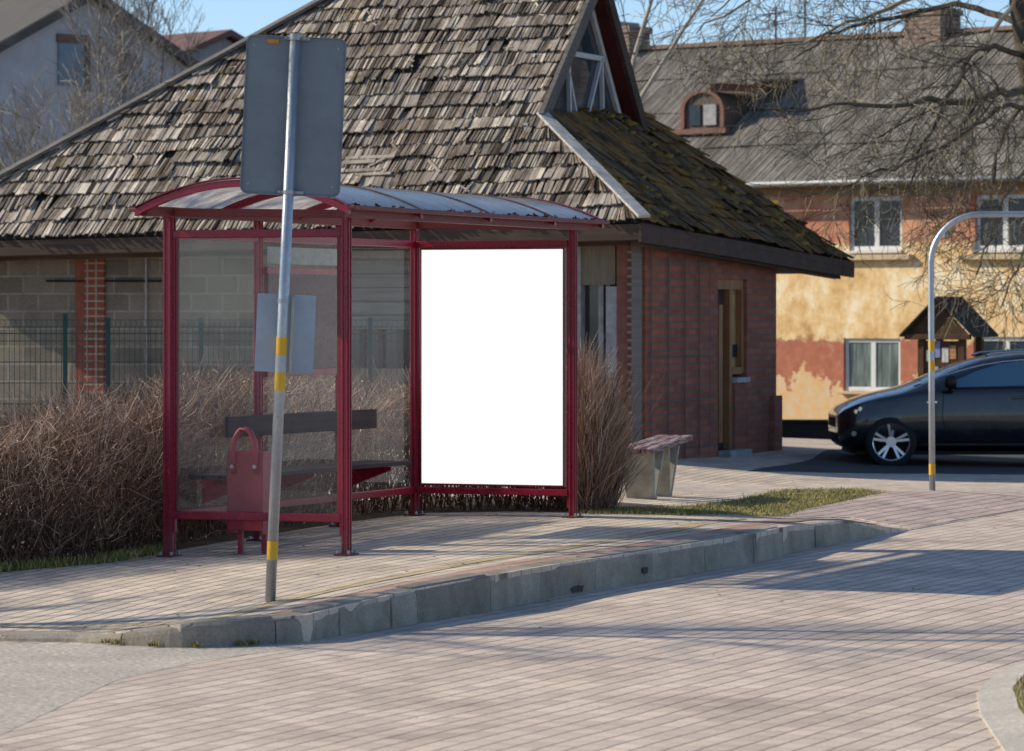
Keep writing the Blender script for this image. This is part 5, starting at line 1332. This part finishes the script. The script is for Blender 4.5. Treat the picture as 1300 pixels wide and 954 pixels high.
# ------------------------------------------------------------------ trees
def bark(name, stops):
    k = Nodes(name); k.bsdf(.85, 0, .2); at = k.new('ShaderNodeAttribute', attribute_name='rnd'); n = k.noise(k.coord(), 5, 6, .7)
    f = k.math('ADD', k.math('MULTIPLY', at.outputs['Fac'], .5), k.math('MULTIPLY', n, .5)); k.color(k.ramp(f, stops)); k.bump(n, .5, .01); return k.m
M_bark1 = bark('lichen_bark', [(.25,(.05,.04,.030)),(.5,(.15,.125,.09)),(.72,(.34,.29,.19))])
M_bark2 = bark('pale_twigs', [(.2,(.14,.12,.10)),(.5,(.30,.26,.21)),(.8,(.48,.43,.36))])
M_bark3 = bark('grey_brown_bark', [(.2,(.10,.085,.075)),(.5,(.24,.21,.185)),(.8,(.42,.38,.33))])
def tree_thing(name, label, base, T, mt, mc, group=None):
    t = thing(name, label, 'tree', base, 0, group)
    if T.tr.v: T.tr.build('trunk', mt, t, world=True, smooth=True)
    T.cr.build('crown', mc, t, world=True)
    return t
# big tree whose boughs hang in front of the plastered house
T = Tree(5); T.rmin = .0042; YT = 52
tb = Vector((P(1335, 560, YT).x, YT, -.35))
def px(u, v, y): return P(u, v, YT+y)
trunk = [tb, px(1338,420,0), px(1330,250,0), px(1312,110,.1), px(1296,20,.2), px(1286,-70,.3), px(1275,-180,.4)]
T.tr.tube(trunk, [.24,.20,.185,.165,.14,.11,.08], 12, val=.2)
twg = [(7,(.5,1.3),48,.05,.16,.55,.15),(6,(.25,.75),45,.06,.2,.55,.1),(3,(.12,.4),42,.07,.22,.6,.1)]
limbs = [([(1312,115,.1),(1270,118,-.6),(1232,130,-1.1),(1180,128,-1.4),(1140,133,-1.7),(1080,132,-1.9),(1010,140,-2.0),(955,138,-2.1)],.065),
  ([(1312,120,.1),(1283,150,.6),(1265,200,1.),(1258,270,1.2),(1262,330,1.2)],.04),
  ([(1296,30,.2),(1255,15,.8),(1215,5,1.2),(1150,20,1.5),(1095,28,1.6),(1050,50,1.7),(1010,75,1.8)],.055),
  ([(1300,70,.15),(1262,60,-.7),(1232,70,-1.3),(1215,110,-1.6),(1190,150,-1.8),(1165,200,-2.),(1150,250,-2.1)],.045),
  ([(1286,-60,.3),(1235,-40,.3),(1180,-15,.2),(1130,10,.0),(1075,30,-.1),(1020,55,-.2),(950,70,-.2)],.05),
  ([(1290,-20,.2),(1240,-60,1.),(1160,-75,1.4),(1080,-50,1.6),(1010,-20,1.7),(930,10,1.7),(880,45,1.6)],.05),
  ([(1280,-120,.3),(1200,-130,.0),(1110,-110,-.3),(1020,-70,-.6),(950,-25,-.8),(900,20,-1.)],.05),
  ([(1325,200,0),(1300,215,-.6),(1275,250,-1.),(1255,300,-1.2),(1240,350,-1.3)],.032),
  ([(1330,250,0),(1310,290,.5),(1290,340,.8),(1270,390,.9)],.03),
  ([(1300,60,.1),(1330,20,-1.),(1380,-10,-1.6),(1440,0,-2.)],.06),([(1312,110,.1),(1360,100,.8),(1420,120,1.3)],.05),
  ([(1318,140,.05),(1280,135,-1.),(1235,160,-1.6),(1195,190,-2.),(1150,205,-2.2),(1100,225,-2.4),(1060,245,-2.5)],.04),
  ([(1290,0,.2),(1260,40,-.6),(1245,90,-1.),(1240,150,-1.2),(1235,210,-1.3),(1225,270,-1.4)],.035),
  ([(1305,90,.1),(1340,160,-.6),(1345,230,-1.),(1320,300,-1.2),(1300,370,-1.3)],.035)]
for pts_, r0 in limbs:
    pts_ = [px(*q) for q in pts_]; fine = [pts_[0]]
    for a, b in zip(pts_, pts_[1:]):
        for f in (.33,.67,1.): fine.append(a.lerp(b, f)+Vector((T.r.gauss(0,.02),T.r.gauss(0,.03),T.r.gauss(0,.02))))
    T.branch(fine, r0, .010, 1, [None]+[(int((15 if pts_[0].z > 3.7 else 6)*len(pts_)/6),(.8,2.0),50,.06,.13,.36,.08),(7,(.4,1.1),46,.07,.16,.5,.08),(4,(.15,.55),42,.07,.2,.6,.1)])
tree_thing('bare_tree', 'large bare tree with lichen covered boughs drooping over the yellow house and the car', tb, T, M_bark1, M_bark1)
# two slanting stems behind the shingled house
T = Tree(6); YT = 58
tb = Vector((P(800, 560, YT).x, YT, -.4))
for pts_, r0 in (([(800,560,0),(795,300,0),(797,120,0),(806,70,0),(818,30,0),(830,-8,0),(850,-80,0)],.05), ([(803,560,.1),(800,300,.2),(808,133,.3),(838,85,.4),(866,40,.5),(892,0,.6),(930,-70,.8)],.045),
                 ([(801,560,-.1),(780,250,-.4),(772,60,-.6),(768,-60,-.7)],.045)):
    pts_ = [px(*q) for q in pts_]
    T.tr.tube(pts_, [r0*(1-.6*i/(len(pts_)-1)) for i in range(len(pts_))], 8, val=.8)
    T.branch(pts_[2:], r0*.7, r0*.3, 1, [None]+[(16,(.8,2.0),38,-.02,.1,.35,.1),(6,(.3,.9),40,.0,.15,.55,.15),(3,(.15,.45),40,.02,.18,.6,.1)])
tree_thing('bare_tree', 'slender bare tree with pale slanting stems rising behind the glazed gable', tb, T, M_bark2, M_bark3)
# saplings before the grey house
names = [('leafless young tree in front of the grey gable wall, nearest its small window', 108, 0, 16, 6.9, .085), ('leafless young tree before the grey house, beside the sky gap at its roof end', 160, .8, 17, 6.6, .05),
         ('many stemmed leafless young tree low before the grey house at the picture edge', 38, -1.2, 15, 4.6, .05), ('tall thin leafless tree standing out against the sky past the grey house', 212, 3.0, 18, 6.6, .045), ('low leafless young tree just above the ridge board of the shingle roof', 70, -2.5, 14, 4.8, .045)]
for j, (lab, u, dy, sd_, h_, r0) in enumerate(names):
    Yq = 61+dy; T = Tree(40+j); T.rmin = .0045; b = Vector(((u-UC)/F*Yq, Yq, -.4))
    st = [b]
    for i in range(9): st.append(st[-1]+Vector((T.r.gauss(0,.05), T.r.gauss(0,.05), h_*.98/9)))
    T.branch(st, r0, .012, 0, [(28,(1.0,2.4),40,-.10,.10,.42,.30),(7,(.4,1.1),36,-.08,.12,.55,.12),(5,(.2,.6),32,-.05,.14,.65,.1)])
    tree_thing('bare_sapling', lab, b, T, M_bark3, M_bark3 if j % 2 else M_bark2, 'young trees before the grey house')
# street trees beyond the frame that dapple the pavement
for j, (x, y, h_, sd_) in enumerate(((-9.6, 28.6, 8.2, 61), (-10.8, 23.6, 8.6, 62))):
    T = Tree(sd_); b = Vector((x, y, -.15)); st = [b]
    for i in range(9): st.append(st[-1]+Vector((T.r.gauss(0,.06), T.r.gauss(0,.06), h_/9)))
    T.branch(st, .15, .03, 0, [(26,(1.8,3.4),55,-.03,.09,.5,.28),(7,(.7,1.8),42,-.02,.12,.55,.12),(5,(.3,.9),38,.0,.15,.6,.1)])
    tree_thing('street_tree', 'bare street tree on the verge left of the shelter casting branch shadows on the pavement', b, T, M_bark3, M_bark3, 'street trees shading the pavement')
